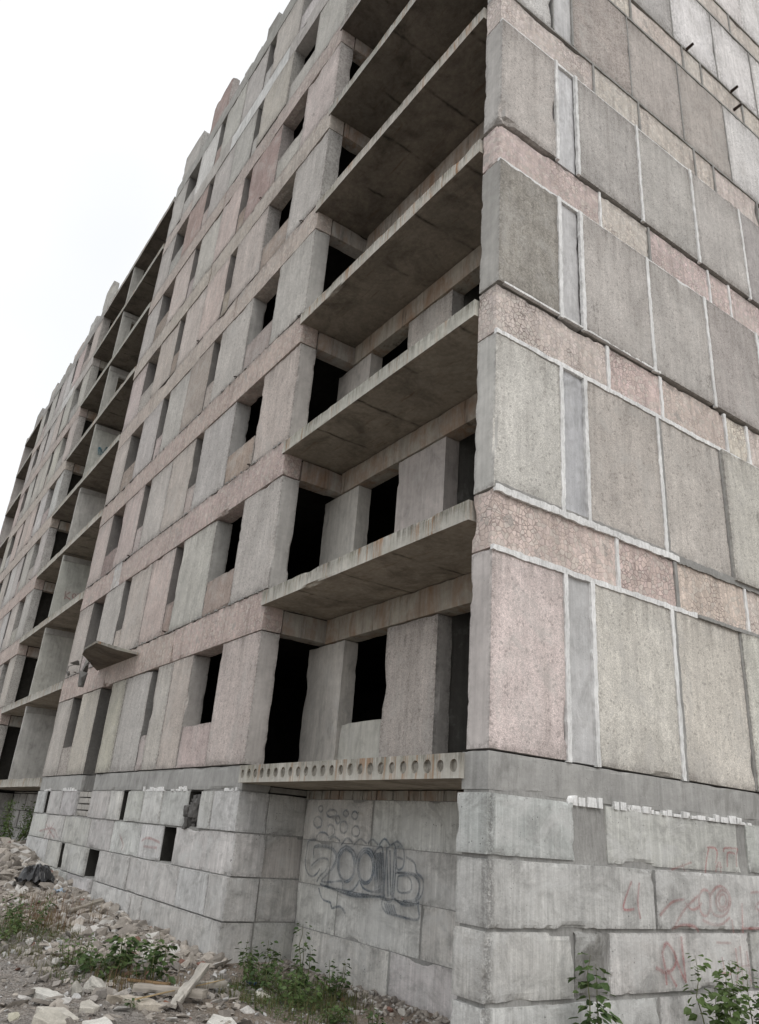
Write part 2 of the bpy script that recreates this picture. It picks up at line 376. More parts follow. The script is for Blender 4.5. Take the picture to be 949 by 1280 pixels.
# --- gable wall: face on x = 0, running back along +y, 0.34 m thick
GT = .34
rows = [
 [(.45, .38, .345), (.36, .365, .36), (.40, .385, .325), (.415, .40, .33), (.40, .395, .335), BEI, GRY],
 [(.40, .395, .345), (.33, .34, .345), (.345, .315, .275), (.345, .32, .28), (.375, .37, .31), GRY, BEI],
 [(.215, .20, .165), (.37, .375, .37), (.315, .295, .265), (.32, .30, .27), (.285, .26, .235), LGR, GRY],
 [(.34, .315, .28), (.39, .40, .40), (.29, .28, .255), (.315, .30, .275), (.33, .31, .285), (.28, .265, .25), GRY],
 [(.40, .40, .38), (.38, .385, .38), (.27, .235, .205), (.31, .28, .245), (.30, .27, .24), (.43, .43, .415), LGR],
 [GRY, GRY, BRN, (.33, .32, .30), (.50, .50, .48), (.47, .47, .45), LGR],
 [GRY, GRY, LGR, LGR, (.50, .50, .48), LGR, LGR],
 [GRY, GRY, LGR, LGR, LGR, LGR, LGR]]
joints = [0, 1.12, 1.57, 3.06, 4.54, 6.03, 7.5, 9.0]
for i, z0 in enumerate(FL):
    gapb = .035 if i in (2, 3) else .012
    for k in range(7):
        a, b = joints[k] + .012, joints[k + 1] - .012
        if k == 0: a = 0
        near = i < 3
        x1 = R.uniform(-.006, .008)
        if i == 1 and k >= 4: x1 = .05
        if i == 0 and k >= 4: x1 = .035
        if i in (2, 3): x1 += .03
        if k == 1: x1 = -.022
        if i == 4 and k == 0: b = joints[1] - .06
        mat = M_plain if k == 1 else (M_gpc if (i == 2 and k == 0) or (i == 4 and k == 2) else M_gp)
        o = rbox('end_wall_panel', (-GT, x1, a, b, z0 + gapb, z0 + HP - .008), mat, B, jit(warm(lift(rows[i][k])), .02),
             res=.055 if near and k < 4 else .1 if i < 5 else .3, chip=.018 if k == 0 else .010)
    rbox('end_wall_panel', (-GT, 0, 9.02, 12.0, z0 + .01, z0 + HP - .01), M_gp, B, GRY, res=.4, chip=0)
bandcol = {0: [(.50, .385, .345), (.47, .335, .31), (.52, .41, .34), (.50, .42, .37)], 1: [(.45, .375, .34), (.46, .335, .315), (.46, .36, .32), (.47, .43, .35)],
           2: [(.43, .325, .31), (.44, .40, .35), (.46, .345, .33), (.45, .33, .31)], 3: [(.43, .365, .34), (.42, .39, .34), (.43, .385, .33), (.42, .37, .32)]}
bj = [0, 2.06, 3.22, 4.8, 5.4, 6.85, 8.3, 12.0]
for i, z0 in enumerate(FL):
    cols = bandcol.get(i, [(.42, .38, .33), (.43, .39, .33), (.44, .37, .33), (.42, .39, .34)])
    for k in range(7):
        a, b = bj[k] + (.012 if k else 0), bj[k + 1] - .012
        rbox('band_panel', (-GT, -.012 + R.uniform(-.004, .004), a, b, z0 + HP + .006, top(i) - .006), M_tiled if i == 1 and k == 0 else M_tile, B,
             jit(lift(cols[k % 4]), .02), res=.06 if i < 3 and k < 3 else .15, chip=.022)
# joint mortar, ragged strips standing a few millimetres proud of the panels
def strip(mat, along, fixed, s0, s1, w, x, seed, th=.05):
    """along 'z': vertical at t=fixed from z=s0..s1; along 't': horizontal at z=fixed"""
    n = max(2, int((s1 - s0) / .045)); L = []; Rr = []
    for q in range(n + 1):
        s = s0 + (s1 - s0) * q / n
        wl = w / 2 * (1 + .35 * nz(s, seed, 0, 5.) + .4 * nz(s, seed, 3, 17.)); wr = w / 2 * (1 + .35 * nz(s, seed, 5, 4.) + .4 * nz(s, seed, 8, 19.))
        ce = fixed + .12 * w * nz(s, seed, 11, 1.2)
        xx = x + .003 * nz(s, seed, 2, 9.)
        if along == 'z': L.append(((xx, ce - wl, s), (xx - th, ce - wl, s))); Rr.append(((xx, ce + wr, s), (xx - th, ce + wr, s)))
        else: L.append(((xx, s, ce + wl), (xx - th, s, ce + wl))); Rr.append(((xx, s, ce - wr), (xx - th, s, ce - wr)))
    v = []; f = []
    for q in range(n + 1): v += [L[q][0], Rr[q][0], L[q][1], Rr[q][1]]
    for q in range(n):
        o = 4 * q; f += [(o, o + 1, o + 5, o + 4), (o, o + 4, o + 6, o + 2), (o + 1, o + 3, o + 7, o + 5)]
    f += [(0, 2, 3, 1), (4 * n, 4 * n + 1, 4 * n + 3, 4 * n + 2)]
    mesh_obj('joint_mortar', v, f, mat, B)
for i, z0 in enumerate(FL[:6]):
    mw = M_white; mg = M_grey
    px = .033 if i in (2, 3) else .0
    for k in range(1, 7):
        j = joints[k]; wh = (i < 4) and not (i == 0 and k >= 4) and not (i == 1 and k == 4)
        w = .064 if i < 3 else .055
        xx = .016 + px
        if wh: strip(mw, 'z', j, z0 + .0, z0 + HP, w, xx, i * 10 + k)
        else: strip(mg, 'z', j, z0 + .03, z0 + HP - .03, .03, .012 + px, i * 10 + k)
        if i < 2 and k in (3, 4) and wh: strip(mg, 'z', j + .05, z0 + .0, z0 + HP, .075, xx - .009, i * 10 + k + 5)
    # horizontal joints: under the band, and over it
    wb = i in (0, 1, 2, 3)
    strip(mw if wb else mg, 't', z0 + HP, 0.0, 3.6 if i == 0 else 9., .066 if i < 2 else .05, .016, 200 + i)
    if i == 0:
        strip(mg, 't', z0 + HP - .005, 3.6, 9., .05, .04, 231)
    if i == 0: strip(mw, 't', top(i), 0.02, 3.3, .085, .02, 301); strip(mg, 't', top(i), 2.9, 9., .1, .014, 302); strip(mg, 't', top(i) + .05, .02, 3.3, .06, .006, 303)
    if i == 1: strip(mw, 't', top(i) + .045, .1, 3.2, .03, .036, 311)
    if i == 3: strip(mg, 't', top(i), .0, 9., .04, .006, 312)
    if i > 3: strip(mg, 't', top(i), .0, 9., .04, .01, 313 + i)
    for k in range(1, 6):
        strip(mw if (i in (0, 1, 2)) and k != 2 or (i == 1) else mg, 'z', bj[k], z0 + HP, top(i), .06 if i < 2 else .045, .008, 400 + i * 9 + k)
for (t_, z_) in ((4.95, 14.08), (6.47, 14.08), (6.52, 13.6), (2.3, 16.85), (8.2, 16.7), (8.0, 13.5)):
    m = MB(); m.tube([(-.05, t_, z_), (.16, t_ + .01, z_ + .02)], .035, .028, 8); m.build('lifting_pin', M_iron, B)

# --- street front: face on y = 0, running along -x (s = -x)
def fbox(name, s0, s1, y0, y1, z0, z1, mat, col, res=.12, chip=.018, skew=0.):
    return rbox(name, (-s1, -s0, y0, y1, z0, z1), mat, B, col, res, chip, .0015, skew)
def lerp_res(s): return .07 if s < 9 else .14 if s < 15 else .3
def storey_plan(i, o):
    """list of (kind, s0, s1)"""
    if i == 0:
        return [('P', 0, 1.53), ('S', 1.53, 2.88), ('P', 2.88, 3.93), ('P', 3.93, 4.82), ('S', 4.82, 5.25), ('P', 5.25, 6.94), ('P', 6.94, 8.05), ('D', 8.05, 9.1), ('P', 9.1, 10.78), ('S', 10.78, 11.75), ('P', 11.75, 13.45)]
    return [('P', 0, 1.55), ('S', 1.55, 2.87), ('P', 2.87, 4.68), ('S', 4.68, 5.15), ('P', 5.15, 6.72), ('P', 6.72, 8.35), ('S', 8.35, 8.85), ('P', 8.85, 10.62), ('S', 10.62, 11.85), ('P', 11.85, 13.45)]
near_cols = {
 0: [PBE, PINK, PBE, BEI, PBE, GRY, YEL, None, YEL, PBE, BEI],
 1: [GRY, TAN, GRN, RED, PINK, PBE, PBE, GRY, PBE, BEI],
 2: [PBE, TAN, GRY, PBE, PBE, GRY, PBE, PINK, RED, PBE],
 3: [GRY, BRN, GRY, PBE, BRN, GRY, PBE, GRY, TAN, PBE],
 4: [GRY, TAN, PBE, TAN, PINK, PBE, TAN, PBE, BEI, PBE],
 5: [PBE, GRN, RED, TAN, PINK, GRY, PBE, PBE, TAN, GRY],
 6: [GRY, GRN, YEL, GRY, GRY, GRY, PBE, RED, GRY, GRY],
 7: [LGR, LGR, GRN, LGR, GRY, GRY, RED, WHT, LGR, GRY]}
pal = [PBE, PINK, BEI, GRY, GRN, PBE, GRY, LGR]
bands_c = [(.485, .395, .365), (.475, .385, .36), (.465, .38, .35), (.465, .41, .37), (.46, .42, .375), (.42, .36, .335), (.40, .395, .375), (.36, .35, .33)]
def front_block(o, first):
    for i, z0 in enumerate(FL):
        for k, (kd, a, b) in enumerate(storey_plan(i, o)):
            s0, s1 = o + a + .008, o + b - .008
            c = near_cols[i][k] if first else R.choice(pal)
            rs = lerp_res(s0) if i < 4 else max(.14, lerp_res(s0))
            if kd == 'P':
                y0 = R.uniform(-.012, .012)
                if i == 6 and k == 2: y0 = -.03
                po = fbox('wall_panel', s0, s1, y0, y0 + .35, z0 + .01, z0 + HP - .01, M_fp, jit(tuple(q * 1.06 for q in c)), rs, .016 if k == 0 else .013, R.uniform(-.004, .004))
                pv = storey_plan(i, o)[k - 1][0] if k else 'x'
                po.color[3] = .8 if k == 2 else (.42 if pv in 'SD' else 1.)  # shade inside openings painted in: darker reveals beside windows and doors
            elif kd == 'S':
                y0 = R.uniform(.0, .02)
                fbox('window_sill_panel', s0, s1, y0, y0 + .33, z0 + .01, z0 + .72 + R.uniform(-.02, .02), M_fp, jit(c, .06), rs, .018)
        w = 13.45; cuts = [0, R.uniform(2.6, 4.4), R.uniform(6, 7.6), R.uniform(9.5, 11), w]
        if first and i == 0: cuts = [0, 4.2, 8.9, w]
        if first and i == 1: cuts = [0, 4.9, 9.55, 10.25, w]
        for q in range(len(cuts) - 1):
            c = bands_c[i]
            if first and i == 1 and q == 2: c = (.55, .55, .54)
            if i == 6: c = [GRY, WHT, GRY, PBE][q % 4]
            s0, s1 = o + cuts[q] + (.006 if q else 0), o + cuts[q + 1] - (.006 if q < len(cuts) - 2 else 0)
            y0 = -.015 + R.uniform(-.008, .008)
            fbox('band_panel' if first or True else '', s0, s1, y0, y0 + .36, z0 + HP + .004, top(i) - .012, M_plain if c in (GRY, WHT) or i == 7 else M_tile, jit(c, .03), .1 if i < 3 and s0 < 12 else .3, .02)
        # reveals of cross walls behind the narrow windows are the panels' own thickness
front_block(5.5, True)
front_block(28.6, False)

def parapet(s0, s1, z1, z0=22.45, c=GRY, y=0.02, d=.3):
    fbox('parapet_panel', s0, s1, y, y + d, z0, z1, M_fp, jit(c), .2, .05, R.uniform(-.01, .01))
for (a, b, z, c) in ((5.6, 9.3, 22.9, GRY), (10.5, 11.25, 23.15, DRK), (14.25, 15.9, 24.05, RED), (16.9, 18.7, 23.85, GRY), (11.6, 12.9, 22.75, GRY),
                     (28.6, 29.9, 24.05, GRY), (31.1, 32.4, 23.4, LGR), (32.7, 35.3, 23.0, PBE), (36.4, 37.3, 23.1, GRY), (37.5, 39.3, 22.85, LGR), (39.5, 41., 23.25, GRY), (43.6, 45.2, 23.3, DRK)):
    parapet(a, b, z, 22.42 if a < 43 else 21.95, c)

# loggias
def hollow_slab(s0, s1, y0, y1, z0, z1, nh):
    """front edge shows the round cores of the hollow-core slabs"""
    cores = []; mb = MB(); w = (s1 - s0) / nh; H = z1 - z0; zc = (z0 + z1) / 2
    for k in range(nh):
        c0 = s0 + w * k; cx_ = c0 + w / 2; r = H * .27 * R.uniform(.9, 1.08); n = 20
        rect = []; circ = []; deep = []
        for q in range(n):
            a = 2 * math.pi * q / n + math.pi / 4; ca, sa = math.cos(a), math.sin(a)
            m = 1 / max(abs(ca), abs(sa)); rect.append((-(cx_ + ca * m * w / 2), y0, zc + sa * m * H / 2))
            circ.append((-(cx_ + ca * r * .92), y0 + .001, zc + sa * r)); deep.append((-(cx_ + ca * r * .88), y0 + R.choice([.02, .03, .04]), zc + sa * r * .96))
        f = []
        for q in range(n):
            p = (q + 1) % n
            f.append((q, n + q, n + p, p)); f.append((n + q, 2 * n + q, 2 * n + p, n + p))
        f.append(tuple(2 * n + q for q in range(n)))
        mb.add(rect + circ + deep, f); cores.append((len(mb.f) - 1, len(mb.f)))
    v = [(-s1, y0, z0), (-s0, y0, z0), (-s0, y1, z0), (-s1, y1, z0), (-s1, y0, z1), (-s0, y0, z1), (-s0, y1, z1), (-s1, y1, z1)]
    mb.add(v, [(0, 3, 2, 1), (4, 5, 6, 7), (1, 2, 6, 5), (2, 3, 7, 6), (3, 0, 4, 7)])
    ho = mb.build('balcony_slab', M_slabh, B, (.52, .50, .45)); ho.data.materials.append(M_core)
    for a_, b_ in cores:
        for q in range(a_ - 20, b_):
            pc = ho.data.polygons[q]
            if pc.center.y > y0 + .004: pc.material_index = 1
    return ho
LD = 1.18
def loggia(sR, sL, first=False, back=None, z_top=22.0, base=True):
    """recessed balconies between sR and sL (sL on the left); back = list of (kind,s0,s1)"""
    for i in range(9):
        z0 = (FL + [22.05])[i]
        zt = z0 - .05 if i else z0 - .015
        if first and i == 0:
            hollow_slab(sR, sL + .02, -.05, LD + .3, -.265, -.02, 24)
        else:
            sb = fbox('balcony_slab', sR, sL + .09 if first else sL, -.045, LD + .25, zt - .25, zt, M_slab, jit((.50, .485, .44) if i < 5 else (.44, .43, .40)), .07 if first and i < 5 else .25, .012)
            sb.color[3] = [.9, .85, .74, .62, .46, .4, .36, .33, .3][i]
        if i == 8: break
        # beam over the back wall and at the left side
        fbox('back_beam', sR, sL - .01, LD + .0, LD + .30, z0 + HP - .02, z0 + 2.50, M_beam, jit((.40, .37, .32)), .12 if first else .4, .015)
        fbox('side_beam', sL, sL + .3, .365, LD + .30, z0 + HP - .0, z0 + 2.495, M_beam, jit((.38, .36, .33)), .12 if first else .4, .02)
        for (kd, a, b, c) in back:
            if kd == 'P': fbox('loggia_wall_panel', a, b, LD + .03, LD + .30, z0 - .02, z0 + HP - .03, M_fp if (a == 2.43 and i % 2 == 0) else M_plain, jit(c, .06), .1 if first and i < 4 else .4, .012)
            elif kd == 'S': fbox('loggia_sill_panel', a, b, LD + .085, LD + .30, z0 - .02, z0 + .73, M_plain, jit(c, .06), .15 if first and i < 4 else .4, .012)
m_ = None
G1 = (.515, .485, .455)
loggia(.36, 5.48, True, [('P', 4.87, 6.04, G1), ('S', 3.67, 4.86, (.54, .52, .475)), ('P', 2.43, 3.66, (.46, .42, .39)), ('P', .36, 1.0, G1)])
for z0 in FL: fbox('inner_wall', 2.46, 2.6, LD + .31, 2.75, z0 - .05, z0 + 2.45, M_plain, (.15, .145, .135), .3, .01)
loggia(18.97, 28.58, False, [('P', 27.9, 29.1, G1), ('S', 26.8, 27.9, G1), ('P', 25.5, 26.8, G1), ('P', 22.6, 23.8, G1), ('S', 21.3, 22.6, G1), ('P', 20., 21.3, G1)])
loggia(42.07, 47.0, False, [('P', 45.4, 46.9, G1), ('P', 42.1, 43.6, G1)])
for i in range(9):      # thin partition walls between the two loggias of each pair
    z0 = FL[i] if i < 8 else None
    if z0 is None: break
    zz0 = z0 - .04; zz1 = z0 + 2.43
    for sp, d1 in ((23.85, LD), ):
        mbp = None
        if i < 5:
            p = fbox('partition_wall', sp, sp + .14, .0, d1, zz0, zz1, M_plain, jit((.43, .425, .40)), .12, .012)
        else:
            m = MB(); x0, x1 = -sp - .14, -sp
            m.box(x0, x1, 0, .42, zz0, zz1); m.box(x0, x1, .42, d1, zz0, zz0 + .75); m.box(x0, x1, .42, d1, zz1 - .35, zz1); m.box(x0, x1, d1 - .1, d1, zz0 + .75, zz1 - .35)
            m.build('partition_wall', M_plain, B, (.40, .395, .37))
        fbox('partition_lintel', sp - .03, sp - .003, .02, d1, zz1 - .22, zz1 - .01, M_plain, (.36, .35, .33), .3, .01)
    # the end of the building, left edge of the last loggia
    fbox('wall_panel', 47.0, 47.35, .0, LD + .1, z0 + .0, top(i) - .01, M_fp, jit(PBE), .3, .02)
# storeys of the last part have their own outer pier
# interior: floor slabs, long corridor wall, cross walls
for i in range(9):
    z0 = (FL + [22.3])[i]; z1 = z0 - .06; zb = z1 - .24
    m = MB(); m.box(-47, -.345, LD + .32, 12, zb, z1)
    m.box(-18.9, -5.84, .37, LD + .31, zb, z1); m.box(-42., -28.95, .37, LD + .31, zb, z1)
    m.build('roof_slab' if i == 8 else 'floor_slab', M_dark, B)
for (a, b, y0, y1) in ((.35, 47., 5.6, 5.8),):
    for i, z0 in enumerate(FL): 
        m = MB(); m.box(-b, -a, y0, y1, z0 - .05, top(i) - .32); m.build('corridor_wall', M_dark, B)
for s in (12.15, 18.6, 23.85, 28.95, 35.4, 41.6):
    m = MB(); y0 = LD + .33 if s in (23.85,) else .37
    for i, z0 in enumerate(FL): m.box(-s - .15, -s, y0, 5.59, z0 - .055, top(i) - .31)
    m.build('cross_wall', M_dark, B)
m = MB(); m.box(-47.3, -.0, 12.01, 12.3, -.3, 22.4); m.build('rear_wall', M_plain, B, GRY)
m = MB(); m.box(-47.3, -47.01, LD + .33, 12., -2.9, 22.4); m.build('far_end_wall', M_plain, B, GRY)
m = MB(); m.box(-47.3, -47.01, -.0, LD + .32, -2.9, -.3); m.build('far_end_foundation', M_plain, B, GRY)

# broken canopy slab over the entrance
def prism(pts, zs0, zs1): 
    n = len(pts); v = [(x, y, z) for (x, y), z in zip(pts, zs0)] + [(x, y, z) for (x, y), z in zip(pts, zs1)]
    return v, [tuple(range(n))[::-1], tuple(range(n, 2 * n))] + [(k, (k + 1) % n, n + (k + 1) % n, n + k) for k in range(n)]
m = MB(); pts = [(-11.85, -.03), (-15.2, -.03), (-14.75, -.28), (-14.1, -.62), (-13.85, -.80), (-13.3, -.9), (-12.1, -.95), (-11.95, -.5)]
m.add(*prism(pts[::-1], [2.60, 2.70, 2.72, 2.70, 2.66, 2.62, 2.60, 2.56], [2.655, 2.755, 2.77, 2.75, 2.71, 2.675, 2.655, 2.61]))
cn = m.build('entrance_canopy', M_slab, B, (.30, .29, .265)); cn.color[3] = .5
m = MB()
def shard(c, sx, sy, sz, rx, ry, sd):
    rr = random.Random(sd); bm = bmesh.new()
    for _ in range(11):
        p = Vector((rr.uniform(-1, 1), rr.uniform(-1, 1), rr.uniform(-1, 1))); bm.verts.new((p.x * sx, p.y * sy, p.z * sz))
    res = bmesh.ops.convex_hull(bm, input=bm.verts)
    bmesh.ops.delete(bm, geom=[e for e in res['geom_interior'] if isinstance(e, bmesh.types.BMVert)], context='VERTS')
    bm.verts.index_update(); M = Matrix.Rotation(rx, 3, 'X') @ Matrix.Rotation(ry, 3, 'Y')
    v = [tuple(M @ q.co + Vector(c)) for q in bm.verts]; f = [tuple(q.index for q in w_.verts) for w_ in bm.faces]; bm.free(); return v, f
m.add(*shard((-14.5, -.5, 2.2), .2, .1, .28, .2, .1, 4)); m.add(*shard((-14.45, -.5, 2.52), .1, .08, .2, 0, .3, 8))
m.add(*shard((-14.95, -.62, 2.68), .45, .12, .07, .1, .12, 12)); m.add(*shard((-15.5, -.68, 2.45), .1, .07, .1, 0, 0, 3))
m.tube([(-15.3, -.6, 2.68), (-15.6, -.68, 2.66), (-15.62, -.68, 2.45)], .012); m.tube([(-14.1, -.5, 2.6), (-14.5, -.55, 2.5), (-14.5, -.5, 2.3)], .012)
frag = m.build('hanging_fragment', M_plain, None, (.19, .185, .175)); frag.parent = cn; frag.matrix_parent_inverse = cn.matrix_parent_inverse.copy(); frag.matrix_parent_inverse = Matrix.Identity(4)
frag.matrix_parent_inverse = Matrix.Translation(Vector((0, 0, 0)))
# loops of lifting iron at the band tops
for (s, z) in ((7.0, 5.66), (10.3, 2.86), (13.2, 2.86), (8.6, 8.47), (12., 11.3), (5.62, 8.4), (6.2, 11.25), (14.5, 5.66), (18.5, 8.4), (17.6, 2.85), (9., 14.1), (30.2, 8.5), (33., 11.3)):
    m = MB(); m.tube([(-s, .02, z - .02), (-s - .01, -.05, z + .0), (-s - .06, -.06, z + .01), (-s - .08, .0, z)], .013); m.build('lifting_loop', M_iron, B)
# debris line on the ledges of the bands
for (o, i, n) in ((5.5, 0, 90), (5.5, 1, 80), (5.5, 2, 60)):
    m = MB()
    for q in range(n):
        s = o + R.uniform(.1, 13.2); r = R.uniform(.01, .035); z = FL[i + 1] - .012
        m.add(*rough_verts((-s - r, -s + r, -.035, -.035 + r * 1.2, z - .004, z + r * R.uniform(.6, 1.4)), .05, .0, .006, q))
    o_ = m.build('ledge_debris', M_grey, B); o_['kind'] = 'stuff'

# --- foundation: belt and block courses
ZR = [-.37, -.955, -1.55, -2.13, -2.72, -3.35]
def blk(b, c=None, res=.06, chip=.02, mat=None):
    c = c or R.choice([(.46, .455, .44), (.43, .425, .41), (.49, .485, .47), (.45, .44, .42)])
    c = tuple(q * 1.3 for q in c)
    return rbox('foundation_block', b, mat or M_block, B, jit(c, .05), res, chip, .0035)
# gable side
gb = [[(0, 1.15), (1.25, 1.6), (1.66, 4.03), (4.2, 6.5), (6.55, 9)], [(0, 2.35), (2.38, 4.72), (4.76, 7.1), (7.15, 9.5)], [(0, 1.11), (1.62, 4.0), (4.05, 6.4), (6.45, 8.8)],
      [(0, 2.34), (2.38, 4.7), (4.75, 7.1), (7.12, 9.5)], [(0, 2.4), (2.42, 6)]]
xo = [.012, .03, .02, .014, 0]
GC = [[(.43, .43, .415), (.33, .33, .315), (.44, .44, .42), (.4, .4, .38), (.4, .4, .38)], [(.43, .425, .41), (.44, .435, .415), (.42, .41, .39), (.4, .4, .38)], [(.42, .415, .395), (.43, .425, .41), (.40, .39, .37), (.4, .4, .38)], None, None]
for r_ in range(5):
    for k, (a, b) in enumerate(gb[r_]):
        dz = R.uniform(.0, .012)
        dx = R.uniform(-.008, .008) - (.05 if r_ == 0 and k == 1 else 0)
        blk((-.42, xo[r_] + dx, a - (.03 if k == 0 else 0) + (0.02 if (r_ == 1 and k == 0) else 0), b, ZR[r_ + 1] + .01 + dz, ZR[r_] - .012 - dz), GC[r_][k] if GC[r_] else None, .04 if r_ < 4 and a < 5 else .3, .026)
# mortar body behind the blocks of the gable
m = MB()
for r_ in range(4):
    for (a, b) in ([(.02, 9.4)]):
        m.add(*rough_verts((-.38, -.012, a, b, ZR[r_ + 1] - .03, ZR[r_] + .03), .16, .0, .016, r_))
m.build('bedding_mortar', M_grey, B, (1, 1, 1))
rbox('rubble_infill', (-.36, .0, 1.13, 1.60, ZR[3] + .02, ZR[2] - .02), M_block, B, (.22, .215, .2), .04, .05, .03)
rbox('foundation_belt', (-.40, -.004, .0, 12, -.365, -.004), M_plain, B, (.38, .375, .36), .06, .018, .006)
for (a, b, hh) in ((1.08, 1.6, .10), (1.78, 4.35, .075)):      # teeth of broken white brick under the belt
    m = MB(); t_ = a
    while t_ < b:
        w = R.uniform(.05, .16); h = hh * R.uniform(.5, 1.25)
        m.add(*rough_verts((-.1, .02 + R.uniform(-.01, .012), t_, min(t_ + w, b), -.385 - hh * .35, -.385 - hh * .35 + h), .03, .022, .008, t_)); t_ += w + R.uniform(.0, .03)
    m.build('broken_brick_course', M_white, B)

# street front of the first block
fb = [[(5.5, 6.45), (6.5, 6.98), (7.55, 8.76), (8.8, 9.8), (9.84, 10.8), (11.18, 12.0), (12.05, 13.5), (14.65, 16.1), (16.13, 17.48), (17.92, 18.95)],
      [(5.48, 7.88), (8.48, 9.63), (9.66, 11.4), (11.44, 13.1), (13.14, 15.4), (15.44, 17.2), (17.24, 18.97)],
      [(5.46, 6.14), (6.17, 7.36), (7.4, 9.88), (9.92, 11.93), (12.85, 14.8), (15.25, 16.5), (16.53, 18.98)],
      [(5.47, 8.82), (8.86, 9.4), (9.44, 11.9), (12.2, 14.), (14.05, 16.4), (16.45, 19.)],
      [(5.47, 10), (10.05, 19)]]
for r_ in range(5):
    for k, (a, b) in enumerate(fb[r_]):
        y0 = [.0, .01, -.015, -.03, -.02][r_] + R.uniform(-.01, .01)
        blk((-b, -a, y0, y0 + .5, ZR[r_ + 1] + .008, ZR[r_] - .01), None, .055 if a < 9 else .1, .011)
m = MB()
def mort(s0, s1, z0, z1): m.add(*rough_verts((-s1, -s0, .04, .48, z0, z1), .2, .0, .006, s0 + z0))
holes = {0: [(7.0, 7.55), (10.8, 11.18), (13.53, 14.62), (17.5, 17.92)], 1: [(7.88, 8.48)], 2: [(11.95, 12.85), (14.82, 15.25)], 3: []}
for r_ in range(4):
    s = 5.52
    for (a, b) in holes[r_] + [(18.93, 19)]:
        if a > s: mort(s, a, ZR[r_ + 1] - .02, ZR[r_] + .02)
        s = b
m.build('bedding_mortar', M_grey, B)
fbox('foundation_belt', 5.5, 13.5, .02, .5, -.36, -.005, M_plain, (.39, .385, .37), .08, .015)
fbox('foundation_belt', 14.62, 18.95, .02, .5, -.36, -.005, M_plain, (.42, .415, .40), .12, .015)
fbox('door_threshold', 13.52, 14.6, .08, .5, -.38, -.02, M_plain, (.17, .165, .155), .1, .02)
m = MB()
for cth in range(4):
    z = -.93 + cth * .14; s = 13.56 + (.0 if cth % 2 else -.02)
    for w in ((.34, .34, .34) if cth % 2 else (.2, .34, .34, .14)):
        m.add(*rough_verts((-s - w + .02, -s, .03 + R.uniform(-.01, .01), .3, z, z + .115), .06, .012, .003, s + cth)); s += w
m.build('brick_infill', M_brickw, B)
for r_, hs in holes.items():
    for (a, b) in hs:
        if a == 13.53: continue
        mo = MB(); mo.box(-b + .016, -b + .024, .03, .5, ZR[r_ + 1] + .01, ZR[r_] - .012); mo.build('hole_shade_sheet', M_dark, B)  # added dark sheet, paints shade on the reveal of each hole
# ragged hole with debris hanging out, right of the narrow openings
m = MB()
for q in range(26):
    s = R.uniform(7.08, 7.5); z = R.uniform(-.98, -.45); r = R.uniform(.03, .11); z = min(z, -.42 - r)
    m.add(*rough_verts((-s - r, -s + r, R.uniform(-.06, .1), .28, z - r, z + r), .05, .05, .03, q))
m.build('hole_debris', M_plain, B, (.13, .125, .12))
m = MB()
for (a, b) in ((7.7, 8.3), (8.75, 9.9), (5.6, 6.1), (14.9, 16.3), (17.6, 18.2)):
    s = a
    while s < b:
        w = R.uniform(.05, .12); m.add(*rough_verts((-s - w, -s, -.01, .1, -.385, -.385 + R.uniform(.02, .09)), .03, .02, .006, s)); s += w + R.uniform(0, .09)
m.build('broken_brick_course', M_white, B)
# side return of the recess and its back wall
for r_ in range(5):
    y = .51
    blk((-5.95, -5.5 + [.004, -.004, .004, 0, 0][r_], y, 1.2, ZR[r_ + 1] + .008, ZR[r_] - .01), (.42, .41, .385), .06, .008)
rbox('bedding_mortar', (-5.92, -5.509, .3, 1.56, -2.9, -.40), M_grey, B, (1, 1, 1), .3, 0)
rbox('foundation_belt', (-5.95, -5.5, .505, 1.2, -.36, -.28), M_plain, B, (.28, .27, .25), .1, .01)
rb = [[(.43, 3.58), (3.62, 5.48)], [(.43, 4.6), (4.63, 5.48)], [(.43, 2.4), (2.43, 4.33), (4.36, 5.48)], [(.43, 3.0), (3.04, 5.48)], [(.43, 5.48)]]
for r_ in range(5):
    for (a, b) in rb[r_]:
        blk((-b, -a, 1.15, 1.55, ZR[r_ + 1] - .026, ZR[r_] - .034), (.50, .49, .465), .07, .008)
rbox('joint_mortar', (-5.48, -.43, 1.158, 1.5, -2.9, -.4), M_grey, B, (1, 1, 1), .4, 0)
m = MB(); s = .45
while s < 5.45:
    w = R.choice([.12, .25, .25]); m.add(*rough_verts((-min(s + w, 5.48), -s - .012, 1.14 + R.uniform(0, .02), 1.4, -.40, -.275), .06, .01, .003, s)); s += w
m.build('brick_course', M_beam, B, (.42, .40, .36))
# foundations further along: recess under the second pair of loggias, second block
FAR = MB()
def plain_courses(s0, s1, y, c, st=2.38, gap=.02, x=True):
    for r_ in range(5):
        s = s0 - (st * .5 if r_ % 2 else 0)
        while s < s1:
            a, b = max(s0, s), min(s1, s + st - gap)
            if b - a > .1: FAR.add(*rough_verts((-b, -a, y + R.uniform(-.01, .01), y + .4, ZR[r_ + 1] + .008, ZR[r_] - .01), .25, .02, .004, s))
            s += st
plain_courses(18.97, 28.55, 1.15, (.27, .26, .24), 1.2, .09)
plain_courses(28.6, 42.05, 0., None)
fbox('foundation_belt', 28.6, 42.05, .02, .5, -.36, -.005, M_plain, (.32, .31, .3), .4, .03)
fbox('foundation_belt', 18.97, 28.55, 1.16, 1.5, -.36, -.3, M_plain, (.3, .29, .27), .4, .03)
plain_courses(42.07, 47., 1.15, (.27, .26, .24), 1.2, .09)
for (s, y0_, y1_) in ((18.45, .5, 1.1), (28.6, .51, 1.14)):
    for r_ in range(5): FAR.add(*rough_verts((-s - .45, -s - .01 if s > 20 else -s, y0_, y1_, ZR[r_ + 1] + .008, ZR[r_] - .01), .3, .02, .004, s))
